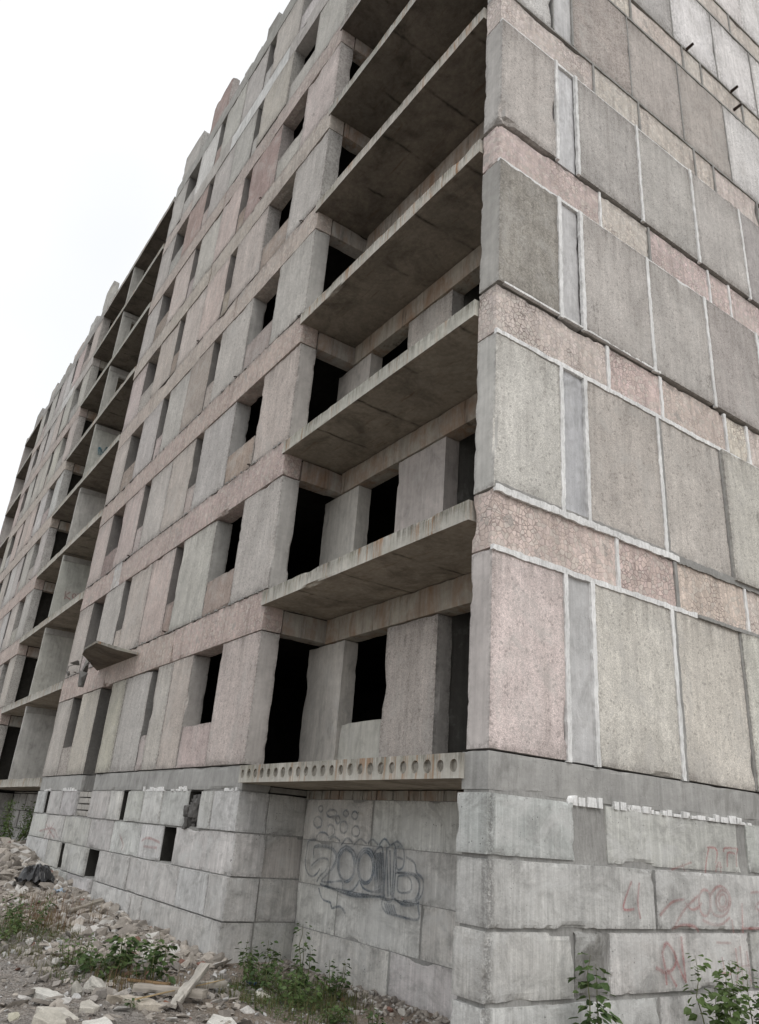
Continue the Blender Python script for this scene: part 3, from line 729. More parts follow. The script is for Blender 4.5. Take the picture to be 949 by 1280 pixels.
fo = FAR.build('foundation_block', M_block, B, (.4, .39, .37)); fo['kind'] = 'stuff'
m = MB(); m.box(-46.9, -.43, 1.62, 12, -3.2, -2.75); m.build('cellar_floor', M_dark, B)

# --- graffiti and chalk marks, thin sprayed strokes on the wall faces
STR = json.loads('''{"g2001":[[[4.97,-1.22],[4.98,-1.07],[4.73,-1.04],[4.44,-1.07],[4.33,-1.18],[4.4,-1.31],[4.55,-1.41],[4.69,-1.51],[4.44,-1.5],[4.14,-1.47],[4.12,-1.58]],[[5.2,-1.13],[5.21,-1.31],[5.11,-1.43],[4.96,-1.47],[4.82,-1.41],[4.77,-1.35]],[[5.2,-1.13],[5.17,-1.0],[4.96,-0.97]],[[5.02,-1.33],[4.97,-1.3],[4.8,-1.22],[4.59,-1.21],[4.53,-1.27],[4.61,-1.37],[4.75,-1.45],[4.82,-1.53]],[[4.73,-1.55],[4.4,-1.57],[4.1,-1.6],[3.8,-1.61],[3.13,-1.55]],[[3.84,-1.24],[3.85,-1.34],[3.9,-1.41],[3.98,-1.46],[4.08,-1.47],[4.18,-1.43],[4.25,-1.37],[4.29,-1.28],[4.29,-1.18],[4.23,-1.1],[4.15,-1.06],[4.05,-1.05],[3.95,-1.09],[3.87,-1.16],[3.84,-1.24]],[[3.38,-1.24],[3.39,-1.32],[3.44,-1.4],[3.51,-1.44],[3.6,-1.45],[3.68,-1.42],[3.75,-1.35],[3.78,-1.26],[3.77,-1.17],[3.73,-1.1],[3.65,-1.05],[3.56,-1.05],[3.48,-1.08],[3.41,-1.15],[3.38,-1.24]],[[4.12,-1.57],[3.9,-1.57],[3.75,-1.47],[3.71,-1.42],[3.61,-1.5],[3.41,-1.53],[3.2,-1.5]],[[3.43,-1.08],[3.22,-1.0],[3.13,-1.55]],[[3.14,-1.0],[2.93,-0.97],[2.92,-1.54],[3.11,-1.54],[3.12,-1.0]],[[3.38,-1.08],[3.25,-1.47]],[[3.32,-1.06],[3.2,-1.49]],[[3.26,-1.04],[3.16,-1.5]],[[3.05,-1.01],[2.97,-1.53]],[[2.89,-0.96],[2.77,-0.97],[2.73,-1.08],[2.75,-1.19],[2.85,-1.23],[2.89,-1.18],[2.88,-1.09],[2.76,-1.1]],[[2.9,-1.27],[2.67,-1.25],[2.48,-1.26],[2.38,-1.37],[2.45,-1.54],[2.71,-1.59],[2.91,-1.56]],[[2.84,-1.3],[2.67,-1.28],[2.56,-1.34],[2.57,-1.45],[2.82,-1.47],[2.84,-1.3]],[[2.69,-1.07],[2.51,-1.13],[2.46,-1.23],[2.33,-1.3],[2.33,-1.45],[2.45,-1.56]],[[4.96,-0.94],[4.87,-0.87],[4.71,-0.87],[4.6,-0.91]],[[4.56,-0.95],[4.44,-0.91],[4.28,-0.96]],[[4.24,-1.01],[4.1,-0.91],[3.94,-0.97]],[[3.92,-0.99],[3.76,-0.91],[3.6,-0.96]],[[3.57,-0.96],[3.47,-0.9],[3.33,-0.96]],[[3.31,-0.97],[3.19,-0.88],[3.06,-0.95]],[[3.02,-0.95],[2.9,-0.9],[2.77,-0.96]],[[4.84,-0.54],[4.84,-0.55],[4.86,-0.57],[4.88,-0.58],[4.91,-0.58],[4.94,-0.57],[4.96,-0.56],[4.97,-0.54],[4.97,-0.52],[4.95,-0.51],[4.93,-0.5],[4.9,-0.5],[4.87,-0.5],[4.85,-0.52],[4.84,-0.54]],[[4.44,-0.59],[4.45,-0.62],[4.48,-0.63],[4.54,-0.64],[4.6,-0.65],[4.66,-0.64],[4.7,-0.62],[4.72,-0.6],[4.71,-0.58],[4.67,-0.56],[4.62,-0.55],[4.55,-0.55],[4.5,-0.55],[4.45,-0.57],[4.44,-0.59]],[[4.12,-0.59],[4.12,-0.6],[4.14,-0.62],[4.16,-0.63],[4.2,-0.63],[4.22,-0.62],[4.25,-0.61],[4.26,-0.59],[4.25,-0.57],[4.23,-0.56],[4.21,-0.55],[4.18,-0.55],[4.15,-0.56],[4.13,-0.57],[4.12,-0.59]],[[3.87,-0.61],[3.88,-0.63],[3.9,-0.65],[3.93,-0.66],[3.96,-0.66],[3.99,-0.65],[4.02,-0.63],[4.03,-0.61],[4.02,-0.59],[4.0,-0.57],[3.97,-0.56],[3.94,-0.56],[3.91,-0.57],[3.88,-0.59],[3.87,-0.61]],[[4.83,-0.73],[4.84,-0.76],[4.86,-0.79],[4.91,-0.8],[4.96,-0.81],[5.01,-0.79],[5.05,-0.77],[5.07,-0.73],[5.07,-0.7],[5.04,-0.67],[4.99,-0.65],[4.94,-0.65],[4.89,-0.67],[4.85,-0.69],[4.83,-0.73]],[[4.33,-0.68],[4.33,-0.7],[4.35,-0.72],[4.37,-0.73],[4.4,-0.73],[4.42,-0.72],[4.44,-0.7],[4.45,-0.68],[4.45,-0.66],[4.44,-0.64],[4.41,-0.63],[4.39,-0.63],[4.36,-0.64],[4.34,-0.66],[4.33,-0.68]],[[4.12,-0.77],[4.12,-0.8],[4.14,-0.83],[4.18,-0.85],[4.22,-0.85],[4.27,-0.84],[4.3,-0.81],[4.31,-0.78],[4.31,-0.74],[4.29,-0.71],[4.25,-0.7],[4.21,-0.7],[4.16,-0.71],[4.13,-0.74],[4.12,-0.77]],[[3.79,-0.81],[3.8,-0.84],[3.82,-0.87],[3.86,-0.88],[3.91,-0.88],[3.95,-0.87],[3.98,-0.85],[4.0,-0.82],[3.99,-0.79],[3.97,-0.77],[3.93,-0.75],[3.88,-0.75],[3.84,-0.76],[3.81,-0.79],[3.79,-0.81]],[[4.64,-0.79],[4.6,-0.75],[4.48,-0.78],[4.45,-0.86],[4.52,-0.91],[4.62,-0.93]],[[4.75,-1.6],[4.62,-1.73],[4.39,-1.76],[4.35,-1.82],[4.14,-1.78],[3.99,-1.85]],[[3.11,-1.54],[3.16,-1.65],[3.05,-1.73],[2.85,-1.74],[2.4,-1.74],[2.39,-1.63],[2.41,-1.56]],[[4.35,-1.24],[4.34,-1.19],[4.32,-1.14],[4.28,-1.1],[4.24,-1.06],[4.19,-1.04],[4.13,-1.02],[4.07,-1.02],[4.01,-1.03],[3.96,-1.05],[3.9,-1.07],[3.86,-1.11],[3.83,-1.15]],[[3.82,-1.23],[3.82,-1.18],[3.8,-1.13],[3.77,-1.09],[3.73,-1.06],[3.68,-1.03],[3.63,-1.02],[3.58,-1.02],[3.52,-1.02],[3.47,-1.04],[3.43,-1.07],[3.39,-1.11],[3.36,-1.15]],[[3.87,-1.25],[3.87,-1.33],[3.92,-1.4],[3.99,-1.44],[4.08,-1.45],[4.16,-1.42],[4.23,-1.36],[4.26,-1.27],[4.26,-1.19],[4.21,-1.12],[4.14,-1.07],[4.05,-1.07],[3.96,-1.1],[3.9,-1.17],[3.87,-1.25]],[[3.41,-1.24],[3.42,-1.32],[3.45,-1.38],[3.52,-1.42],[3.59,-1.43],[3.67,-1.4],[3.72,-1.34],[3.75,-1.27],[3.75,-1.19],[3.71,-1.12],[3.64,-1.08],[3.57,-1.07],[3.49,-1.11],[3.44,-1.17],[3.41,-1.24]],[[3.4,-1.06],[3.32,-1.54]],[[3.36,-1.06],[3.29,-1.54]],[[3.33,-1.06],[3.25,-1.54]],[[3.29,-1.05],[3.21,-1.53]],[[3.25,-1.05],[3.17,-1.53]],[[3.21,-1.05],[3.14,-1.53]],[[5.0,-1.08],[4.7,-1.06],[4.46,-1.09],[4.36,-1.18],[4.43,-1.31],[4.58,-1.41]],[[4.68,-1.56],[4.37,-1.58],[4.09,-1.61],[3.77,-1.62],[3.11,-1.56]],[[3.12,-1.01],[3.03,-1.55]],[[2.95,-0.99],[2.94,-1.55]],[[2.88,-1.26],[2.65,-1.26],[2.48,-1.28],[2.39,-1.38],[2.47,-1.53],[2.71,-1.57]],[[2.89,-1.56],[2.71,-1.61],[2.49,-1.59],[2.38,-1.55]],[[4.28,-1.56],[4.03,-1.59],[3.76,-1.59],[3.45,-1.57]],[[3.1,-1.63],[3.01,-1.74]],[[3.06,-1.63],[2.96,-1.74]],[[3.01,-1.63],[2.91,-1.75]],[[2.96,-1.63],[2.87,-1.75]],[[2.91,-1.63],[2.82,-1.75]]],"gtop":[[[3.35,-0.7],[3.29,-0.82],[3.24,-0.97]],[[3.31,-0.7],[3.47,-0.7],[3.5,-0.76],[3.45,-0.86]],[[3.45,-0.89],[3.57,-0.9]],[[3.51,-0.84],[3.44,-0.95]],[[3.54,-0.84],[3.54,-0.96]],[[3.92,-0.68],[3.87,-0.79],[3.87,-0.88]],[[3.63,-0.73],[3.66,-0.69],[3.92,-0.68]],[[3.68,-0.89],[3.71,-0.74],[3.86,-0.74]],[[1.96,-1.09],[1.81,-1.34],[1.98,-1.35]],[[2.08,-1.1],[2.04,-1.29],[2.07,-1.44]],[[2.63,-0.96],[3.0,-0.87]],[[2.83,-0.89],[2.87,-0.97]]],"g20":[[[3.65,-1.24],[3.63,-1.29],[3.59,-1.32],[3.54,-1.34],[3.48,-1.35],[3.43,-1.33],[3.4,-1.29],[3.4,-1.25],[3.42,-1.2],[3.46,-1.17],[3.51,-1.14],[3.57,-1.14],[3.62,-1.16],[3.65,-1.2],[3.65,-1.24]],[[3.6,-1.24],[3.58,-1.27],[3.56,-1.3],[3.53,-1.31],[3.5,-1.31],[3.47,-1.3],[3.46,-1.27],[3.45,-1.25],[3.47,-1.22],[3.49,-1.19],[3.52,-1.18],[3.55,-1.18],[3.58,-1.19],[3.59,-1.22],[3.6,-1.24]],[[3.68,-1.25],[3.64,-1.32],[3.58,-1.37],[3.5,-1.4],[3.41,-1.4],[3.33,-1.38],[3.29,-1.32],[3.28,-1.26],[3.31,-1.19],[3.37,-1.14],[3.46,-1.1],[3.54,-1.1],[3.62,-1.13],[3.67,-1.18],[3.68,-1.25]],[[3.3,-1.27],[3.28,-1.32],[3.24,-1.37],[3.2,-1.4],[3.15,-1.4],[3.11,-1.37],[3.09,-1.33],[3.08,-1.27],[3.1,-1.21],[3.14,-1.16],[3.19,-1.14],[3.23,-1.14],[3.27,-1.16],[3.3,-1.21],[3.3,-1.27]],[[2.83,-1.27],[2.94,-1.34],[3.06,-1.32],[3.13,-1.27]],[[2.57,-1.53],[2.77,-1.49],[2.98,-1.51],[3.03,-1.56]],[[2.63,-1.5],[2.82,-1.34],[3.08,-1.2]],[[2.38,-1.41],[2.6,-1.28],[2.83,-1.24]],[[4.09,-1.15],[4.26,-1.14],[4.34,-1.21],[4.17,-1.29],[4.29,-1.35]],[[3.9,-1.26],[3.86,-1.57]],[[3.67,-1.43],[3.68,-1.57]],[[3.88,-1.52],[4.22,-1.52]],[[3.12,-1.44],[3.28,-1.48],[3.47,-1.48],[3.64,-1.41]]],"grn":[[[2.4,-1.77],[2.43,-1.9],[2.44,-2.04]],[[2.39,-1.77],[2.48,-1.66],[2.62,-1.79],[2.58,-1.88],[2.45,-1.93],[2.28,-1.88]],[[2.46,-1.9],[2.6,-2.06]],[[2.59,-1.74],[2.64,-1.85],[2.76,-2.03]],[[2.73,-1.6],[2.74,-1.79],[2.76,-2.03]],[[3.35,-1.66],[3.63,-1.67]],[[3.43,-1.8],[3.46,-1.93]],[[3.7,-1.72],[3.71,-1.93],[3.65,-2.09]],[[3.79,-1.7],[3.78,-2.09]],[[3.39,-1.95],[3.58,-1.97]],[[3.78,-1.9],[3.95,-1.89]],[[3.91,-1.75],[3.94,-2.08]]],"kol":[[[0.36,6.69],[0.39,6.38]],[[0.53,6.7],[0.4,6.52],[0.59,6.42]],[[0.75,6.59],[0.75,6.55],[0.74,6.52],[0.72,6.5],[0.7,6.49],[0.67,6.5],[0.65,6.53],[0.63,6.56],[0.63,6.6],[0.64,6.63],[0.66,6.65],[0.69,6.66],[0.71,6.65],[0.74,6.62],[0.75,6.59]],[[0.77,6.67],[0.9,6.71],[0.84,6.6],[0.93,6.53],[0.83,6.46]],[[1.07,6.77],[0.98,6.69],[1.09,6.65]],[[1.07,6.77],[1.1,6.52]]],"m":[[[0.36,12.39],[0.33,12.71],[0.52,12.54],[0.61,12.81],[0.74,12.49]],[[0.43,12.42],[0.41,12.67]],[[0.59,12.52],[0.64,12.75]]],"r1":[[[17.06,-1.21],[15.87,-1.49]],[[16.21,-1.15],[16.87,-1.57]],[[17.64,-1.4],[16.25,-1.28],[15.55,-1.47]],[[16.77,-1.12],[16.35,-1.55]]],"r2":[[[9.39,-1.26],[9.06,-1.19],[8.42,-1.24]],[[9.25,-1.34],[8.54,-1.33]],[[10.75,-1.2],[10.42,-1.37],[10.47,-1.47]]]}''')
def spray(name, strokes, plane, off, w, mat):
    v = []; f = []; uv = []
    for st in strokes:
        P_ = [Vector(p) for p in st]
        D = []                                   # resample smoothly
        for i in range(len(P_) - 1):
            p0 = P_[max(i - 1, 0)]; p1 = P_[i]; p2 = P_[i + 1]; p3 = P_[min(i + 2, len(P_) - 1)]
            n = max(2, int((p2 - p1).length / .03))
            for q in range(n):
                t = q / n
                D.append(.5 * ((2 * p1) + (p2 - p0) * t + (2 * p0 - 5 * p1 + 4 * p2 - p3) * t * t + (3 * p1 - p0 - 3 * p2 + p3) * t ** 3))
        D.append(P_[-1]); base = len(v); run = 0
        for i, p in enumerate(D):
            d = (D[min(i + 1, len(D) - 1)] - D[max(i - 1, 0)])
            d = d.normalized() if d.length > 1e-6 else Vector((1, 0)); nn = Vector((-d.y, d.x)) * w * (1 + .3 * nz(p.x, p.y, 0, 6.))
            for sg in (-1, 1):
                q = p + nn * sg
                v.append((-q.x, off, q.y) if plane == 'A' else (off, q.x, q.y))
            uv.append(i)
        for i in range(len(D) - 1): f.append((base + 2 * i, base + 2 * i + 1, base + 2 * i + 3, base + 2 * i + 2))
    o = mesh_obj(name, v, f, mat, B)
    uvl = o.data.uv_layers.new(name='UVMap')
    for lp in o.data.loops: uvl.data[lp.index].uv = (0, lp.vertex_index % 2)
    return o
for key, a, b, pl, off, w_, mt, lab in (
    ('g2001', 0, 99, 'A', 1.08, .021, M_sblue, 'black and blue outlined bubble graffiti reading 2001B'),
    ('gtop', 0, 8, 'B', .056, .017, M_sred, 'red sprayed letters on the uppermost foundation block of the gable'),
    ('gtop', 8, 10, 'B', .056, .017, M_sred, 'red sprayed figure 4 on a foundation block'),
    ('gtop', 10, 12, 'B', .056, .015, M_sredf, None), ('g20', 0, 99, 'B', .056, .021, M_sredf, 'faded red rounded number scrawl'),
    ('grn', 0, 5, 'B', .05, .024, M_sred, 'red sprayed letters RN on a pale foundation block'), ('grn', 5, 99, 'B', .048, .017, M_sredf, None),
    ('r1', 0, 99, 'A', -.035, .03, M_sredf, None), ('r2', 0, 2, 'A', -.035, .03, M_sredf, None), ('r2', 2, 3, 'A', -.035, .03, M_sredf, None),
    ('kol', 0, 99, 'B', -23.80, .03, M_sred, 'scribbled red writing on a partition wall'), ('m', 0, 99, 'B', -23.80, .06, M_steal, 'teal letter M on a partition wall')):
    g = spray('graffiti', STR[key][a:b], pl, off, w_, mt)
    if lab: g['label'] = lab

# ------------------------------------------------------------------ ground
def gz(x, y):
    s = -x
    z = -2.66
    z += .09 * max(0., min(1., (s - 4.5) / 3)) + .12 * max(0., min(1., (s - 7) / 7)) + .2 * max(0., min(1., (s - 13) / 5))
    z -= .14 * max(0., min(1., (x + 1.6) / 1.6)) * (1 if y > -1.5 else .4)
    if y < 0 and s > 4.8: z += -.10 * min(1., -y / 1.2) * min(1., max(0, (s - 4.8) / 2))
    # heap of rubble left of the first block
    d = ((s - 22.) / 5.0) ** 2 + ((y + 1.2) / 2.2) ** 2; z += .42 * math.exp(-d)
    d = ((s - 16.5) / 3.) ** 2 + ((y + .3) / 1.2) ** 2; z += .06 * math.exp(-d)
    z += .05 * nz(x, y, 0, .5) + .03 * nz(x, y, 1, 1.7) + .013 * nz(x, y, 2, 6.)
    return z
def axis(lo, hi, f0, f1, fine):
    a = []; x = f0
    while x < f1: a.append(x); x += fine
    a.append(f1); st = fine; x = f0; L = []
    while x > lo: st *= 1.35; x -= st; L.append(max(x, lo))
    st = fine; x = f1; Rr = []
    while x < hi: st *= 1.35; x += st; Rr.append(min(x, hi))
    return L[::-1] + a + Rr
xs = axis(-900, 900, -26, 2.5, .12); ys = axis(-900, 900, -5.2, 2.0, .12)
v = [(x, y, gz(x, y)) for y in ys for x in xs]; nx = len(xs)
f = [(j * nx + i, j * nx + i + 1, (j + 1) * nx + i + 1, (j + 1) * nx + i) for j in range(len(ys) - 1) for i in range(nx - 1)]
g = mesh_obj('ground', v, f, M_ground, smooth=True); tag(g, kind='structure')

# loose rubble
def hull(n, sx, sy, sz, rr):
    bm = bmesh.new()
    for _ in range(n):
        p = Vector((rr.gauss(0, 1), rr.gauss(0, 1), rr.gauss(0, 1))).normalized() * rr.uniform(.75, 1.)
        p.x = max(-.75, min(.75, p.x)); p.y = max(-.75, min(.75, p.y)); p.z = max(-.7, min(.7, p.z))
        bm.verts.new((p.x * sx, p.y * sy, p.z * sz))
    res = bmesh.ops.convex_hull(bm, input=bm.verts)
    bmesh.ops.delete(bm, geom=[e for e in res['geom_interior'] if isinstance(e, bmesh.types.BMVert)], context='VERTS')
    bm.verts.ensure_lookup_table(); bm.verts.index_update()
    v = [tuple(q.co) for q in bm.verts]; f = [tuple(q.index for q in p.verts) for p in bm.faces]; bm.free(); return v, f
protos = [hull(R.choice([10, 13, 16]), 1, R.uniform(.55, .95), R.uniform(.35, .75), R) for _ in range(26)]
def scatter(mb, n, pick, size):
    for _ in range(n):
        x, y = pick(); r = size(x, y)
        if r <= 0: continue
        pv, pf = R.choice(protos)
        M = Matrix.Rotation(R.uniform(0, 6.28), 3, 'Z') @ Matrix.Rotation(R.gauss(0, .45), 3, 'X') @ Matrix.Rotation(R.gauss(0, .45), 3, 'Y')
        c = Vector((x, y, gz(x, y) + r * R.uniform(-.05, .4)))
        mb.add([c + (M @ Vector(p)) * r for p in pv], pf)
def inside(x, y):  # keep out of the building
    s = -x
    if s < .35: return y > 0.05 and x < .06
    if s < 5.5: return y > 1.1
    if s < 18.95: return y > -.02
    if s < 28.6: return y > 1.1
    return y > -.02
def pk(x0, x1, y0, y1):
    def p():
        while True:
            x, y = R.uniform(x0, x1), R.uniform(y0, y1)
            if not inside(x, y): return x, y
    return p
m = MB()
def band():   # hugging the wall of the first block
    s = R.uniform(5.2, 20); y = -abs(R.gauss(0, .6 + .02 * s)); return -s, y - .02
scatter(m, 4200, band, lambda x, y: min(.16, max(.012, R.lognormvariate(-2.9, .6))))
flatp = [hull(14, 1, R.uniform(.5, .8), R.uniform(.12, .26), R) for _ in range(12)]
keep = protos; protos = flatp
scatter(m, 420, lambda: (-R.uniform(2., 7.5), -R.uniform(.8, 3.4)), lambda x, y: min(.17, max(.03, R.lognormvariate(-2.7, .5))) if (y > -2.2 or R.random() < .45) else -1)
scatter(m, 350, band, lambda x, y: min(.28, max(.05, R.lognormvariate(-2.2, .5))))
protos = keep
scatter(m, 120, band, lambda x, y: R.uniform(.1, .2))
scatter(m, 3200, lambda: (-R.gauss(21.5, 4.), -abs(R.gauss(.8, 1.1)) - .05 if True else 0), lambda x, y: min(.32, max(.03, R.lognormvariate(-2.3, .5))) if not inside(x, y) else -1)
scatter(m, 900, pk(-28, -18.97, -1., 1.1), lambda x, y: min(.3, R.lognormvariate(-2.3, .5)))
scatter(m, 700, lambda: (-R.uniform(.4, 5.4), 1.1 - abs(R.gauss(0, .28))), lambda x, y: min(.085, R.lognormvariate(-3.3, .5)))
scatter(m, 500, lambda: (-.42 - abs(R.gauss(0, .5)), R.uniform(-.1, 1.05)), lambda x, y: min(.08, R.lognormvariate(-3.3, .5)))
o = m.build('rubble', M_stone); tag(o, 'loose heap of broken stone and concrete rubble along the wall foot', 'rubble', kind='stuff')
m = MB()
scatter(m, 700, pk(-8., -3.2, -2.6, -.2), lambda x, y: min(.11, max(.02, R.lognormvariate(-3., .5))))
scatter(m, 10000, pk(-9, -1., -4.2, 1.), lambda x, y: min(.035, max(.005, R.lognormvariate(-4.6, .5))))
scatter(m, 900, pk(-12, -1., -4.2, .4), lambda x, y: min(.09, max(.02, R.lognormvariate(-3.4, .4))))
scatter(m, 500, pk(-1.2, 1.6, -4., 0.), lambda x, y: min(.05, R.lognormvariate(-4.2, .5)))
o = m.build('gravel', M_stone, None, (.9, .92, .95)); tag(o, 'grey gravel and small stones scattered over the dusty foreground', 'gravel', kind='stuff')

# larger single pieces
def chunk(x, y, sx, sy, sz, rz, lab, col=(1, 1, 1), tilt=(0, 0), n=18, name='concrete_chunk', cat='concrete chunk', mat=None, lift=.3, seed=1, slabby=False, group=None):
    rr = random.Random(seed)
    if slabby:
        k = rr.choice([4, 5, 5, 6]); ang = sorted(rr.uniform(0, 6.28 / k * .55) + 6.28 / k * q for q in range(k))
        pts = [(math.cos(a) * sx * rr.uniform(.85, 1.1), math.sin(a) * sy * rr.uniform(.85, 1.1)) for a in ang]
        v, f = prism(pts, [-sz / 2 * rr.uniform(.8, 1.2) for _ in pts], [sz / 2 * rr.uniform(.8, 1.2) for _ in pts])
        bm = bmesh.new(); bv = [bm.verts.new(p) for p in v]; [bm.faces.new([bv[i] for i in q]) for q in f]
        bmesh.ops.recalc_face_normals(bm, faces=bm.faces)
        bmesh.ops.bevel(bm, geom=bm.edges[:], offset=.008, segments=1, affect='EDGES')
        bmesh.ops.triangulate(bm, faces=bm.faces[:]); bmesh.ops.subdivide_edges(bm, edges=[e for e in bm.edges if e.calc_length() > .05], cuts=2)
        for q in bm.verts: q.co += Vector((nz(*(q.co + Vector((seed, 0, 0))), 9.), nz(*(q.co + Vector((0, seed, 0))), 9.), nz(*(q.co + Vector((0, 0, seed))), 9.))) * .012
        bm.verts.index_update(); v = [tuple(q.co) for q in bm.verts]; f = [tuple(q.index for q in p.verts) for p in bm.faces]; bm.free()
    else:
        v, f = hull(n, sx, sy, sz, rr); bm = bmesh.new(); bv = [bm.verts.new(p) for p in v]; [bm.faces.new([bv[i] for i in q]) for q in f]
        bmesh.ops.subdivide_edges(bm, edges=[e for e in bm.edges if e.calc_length() > sx * .3], cuts=3, use_grid_fill=True); bmesh.ops.triangulate(bm, faces=bm.faces[:])
        for q in bm.verts: q.co += Vector((nz(*(q.co + Vector((seed, 0, 0))), 12.), nz(*(q.co + Vector((0, seed, 0))), 12.), nz(*(q.co + Vector((0, 0, seed))), 12.))) * sx * .12
        bm.verts.index_update(); v = [tuple(q.co) for q in bm.verts]; f = [tuple(q.index for q in p.verts) for p in bm.faces]; bm.free()
    M = Matrix.Rotation(rz, 3, 'Z') @ Matrix.Rotation(tilt[0], 3, 'X') @ Matrix.Rotation(tilt[1], 3, 'Y')
    v = [tuple(M @ Vector(p)) for p in v]
    o = mesh_obj(name, v, f, mat or M_chunk, None, col); o.location = (x, y, gz(x, y) + sz * lift)
    return tag(o, lab, cat, group or {'concrete_chunk': 'broken concrete pieces on the ground', 'brick_fragment': 'red brick fragments on the ground'}.get(name))
CH = [
 (-3.95, -2.62, .30, .13, .085, .35, 'pale flat concrete slab with a pointed end, rearmost slab in the left foreground', (1.35, 1.35, 1.33), (.06, .0), 1, True),
 (-2.85, -2.78, .26, .17, .06, .5, 'cream flat broken slab lying flat, low in the left foreground', (1.15, 1.12, 1.06), (.03, .05), 2, True),
 (-3.1, -2.42, .17, .11, .08, -.3, 'small squarish cream block right of the flat cream slab', (1.12, 1.09, 1.03), (.0, .1), 3, True),
 (-2.5, -2.9, .2, .14, .09, .9, 'rounded grey tan slab at the bottom edge of the foreground', (1.0, .97, .9), (.15, .1), 4, True),
 (-2.35, -2.55, .24, .13, .08, .25, 'white slab piece with a tilted dark broken end, at the bottom edge', (1.4, 1.4, 1.38), (.25, -.12), 5, True),
 (-3.95, -2.32, .09, .08, .15, .2, 'upright grey lump of concrete standing between the pale slabs and the weeds', (.85, .84, .8), (.2, .3), 6, False),
 (-4.1, -2.02, .24, .13, .14, .5, 'jagged light grey rock in front of the green weeds', (1.05, 1.04, 1.), (.1, .25), 7, False),
 (-3.1, -1.9, .32, .12, .08, .35, 'long smooth tan slab left of the crossed timbers', (1.0, .93, .84), (.05, .02), 8, True),
 (-2.75, -3.2, .07, .07, .08, .3, 'small yellowish block alone on the gravel at left', (.95, .93, .8), (.1, .1), 9, False),
 (-6.7, -.95, .14, .1, .18, .2, 'white rock standing on the rubble below the wall corner', (1.35, 1.33, 1.28), (.2, .4), 10, False),
 (-6.2, -.75, .16, .1, .14, .9, 'grey boulder beside the white rock on the rubble slope', (.95, .93, .9), (.2, .2), 11, False),
 (-7.4, -2.75, .16, .1, .05, .2, 'thin pale slab at the far left edge beyond the grass tuft', (1.15, 1.15, 1.1), (.0, .2), 12, True),
 (-2.1, -1.42, .28, .16, .08, .1, 'white broken slab strewn with pebbles, below the crossed timbers', (1.4, 1.4, 1.38), (.03, .05), 13, True),
 (-3.45, -.3, .14, .06, .05, .4, 'white plaster piece lying among green weeds in the recess', (1.4, 1.38, 1.3), (.2, .2), 14, True),
 (-5.6, -.55, .13, .1, .1, .7, 'grey stone at the foot of the front wall corner', (.9, .87, .82), (.1, .3), 15, False),
 (-2.2, .78, .09, .06, .06, .4, 'grey wedge stone against the back wall of the recess', (.95, .93, .9), (.1, .5), 16, False),
 (-3.3, -2.1, .12, .09, .07, 1.2, 'dusty brown lump between the long tan slab and the block', (.75, .68, .6), (.1, .1), 17, False),
]
for (x, y, sx, sy, sz, rz, lab, c, tl, sd, sl) in CH:
    chunk(x, y, sx, sy, sz, rz, lab, c, tl, 16, seed=sd, slabby=sl)
for (x, y, lab, sd) in ((-2.35, .72, 'red brick fragment leaning on another stone near the middle of the recess', 31), (-1.45, .85, 'orange red brick fragment close to the corner of the gable', 32), (-3.1, -1.62, 'brick fragment beside the crossed timbers', 33)):
    chunk(x, y, .06, .045, .05, sd, lab, (1, 1, 1), (.4, .2), 12, 'brick_fragment', 'brick', M_redbrick, .5, sd)
# timbers
def beam(p0, p1, w, h, lab, col, name='timber_piece', cat='timber'):
    p0 = Vector(p0); p1 = Vector(p1); L = (p1 - p0).length; d = (p1 - p0).normalized()
    v, f = rough_verts((0, L, -w / 2, w / 2, -h / 2, h / 2), .05, .02, .004, L * 9)
    o = mesh_obj(name, v, f, M_wood, None, col); o.location = p0
    o.rotation_mode = 'QUATERNION'; o.rotation_quaternion = d.to_track_quat('X', 'Z'); return tag(o, lab, cat, 'pieces of wood lying on the rubble')
def gp(x, y, h): return (x, y, gz(x, y) + h)
beam(gp(-2.8, -1.68, .04), gp(-3.65, -1.0, .30), .11, .07, 'short grey beam leaning up across the other timbers', (.50, .47, .42))
beam(gp(-3.75, -1.75, .09), gp(-3.05, -1.22, .1), .12, .08, 'grey weathered beam lying under the leaning one', (.42, .38, .33))
beam(gp(-3.75, -1.25, .1), gp(-3.75, -.66, .1), .09, .07, 'square pale beam end pointing to the recess', (.42, .39, .34))
beam(gp(-2.95, -2.02, .10), gp(-3.8, -.66, .13), .022, .018, 'long thin yellow lath laid across the timbers', (.50, .38, .22), 'wooden_lath', 'lath')
beam(gp(-4.45, -1.6, .05), gp(-4.0, -1.25, .08), .05, .035, 'thin brown stick behind the crossed timbers', (.30, .2, .11), 'wooden_stick', 'stick')
beam(gp(-9.9, -.95, .1), gp(-10.2, -.3, .22), .13, .05, 'weathered board lying on the rubble under the wall', (.30, .27, .23), 'wooden_board', 'board')
# black plastic sheet crumpled on the heap
bm = bmesh.new(); bmesh.ops.create_grid(bm, x_segments=46, y_segments=30, size=1)
for q in bm.verts:
    x, y = q.co.x, q.co.y; h = max(0., 1 - (x * x + y * y * 1.1)) ** .5 if x * x + y * y * 1.1 < 1 else 0
    rip = abs(nz(x, y * 1.2, 7, 2.6)) * .24 + abs(nz(x * 1.3, y, 17, 6.)) * .10
    e = 1 + .25 * nz(x, y, 27, 1.5)
    q.co = Vector((x * .72 * e, y * .42 * e, -.04 + h * (.30 + .12 * x) - rip * (.5 + h * .4) + .05 * nz(x, y, 1, 3)))
v = [tuple(q.co) for q in bm.verts]; f = [tuple(q.index for q in p.verts) for p in bm.faces]; bm.free()
o = mesh_obj('plastic_sheet', v, f, M_bag, None); o.location = (-14.1, -.62, gz(-14.1, -.62) + .16); o.rotation_euler = (0, -.12, -.35)
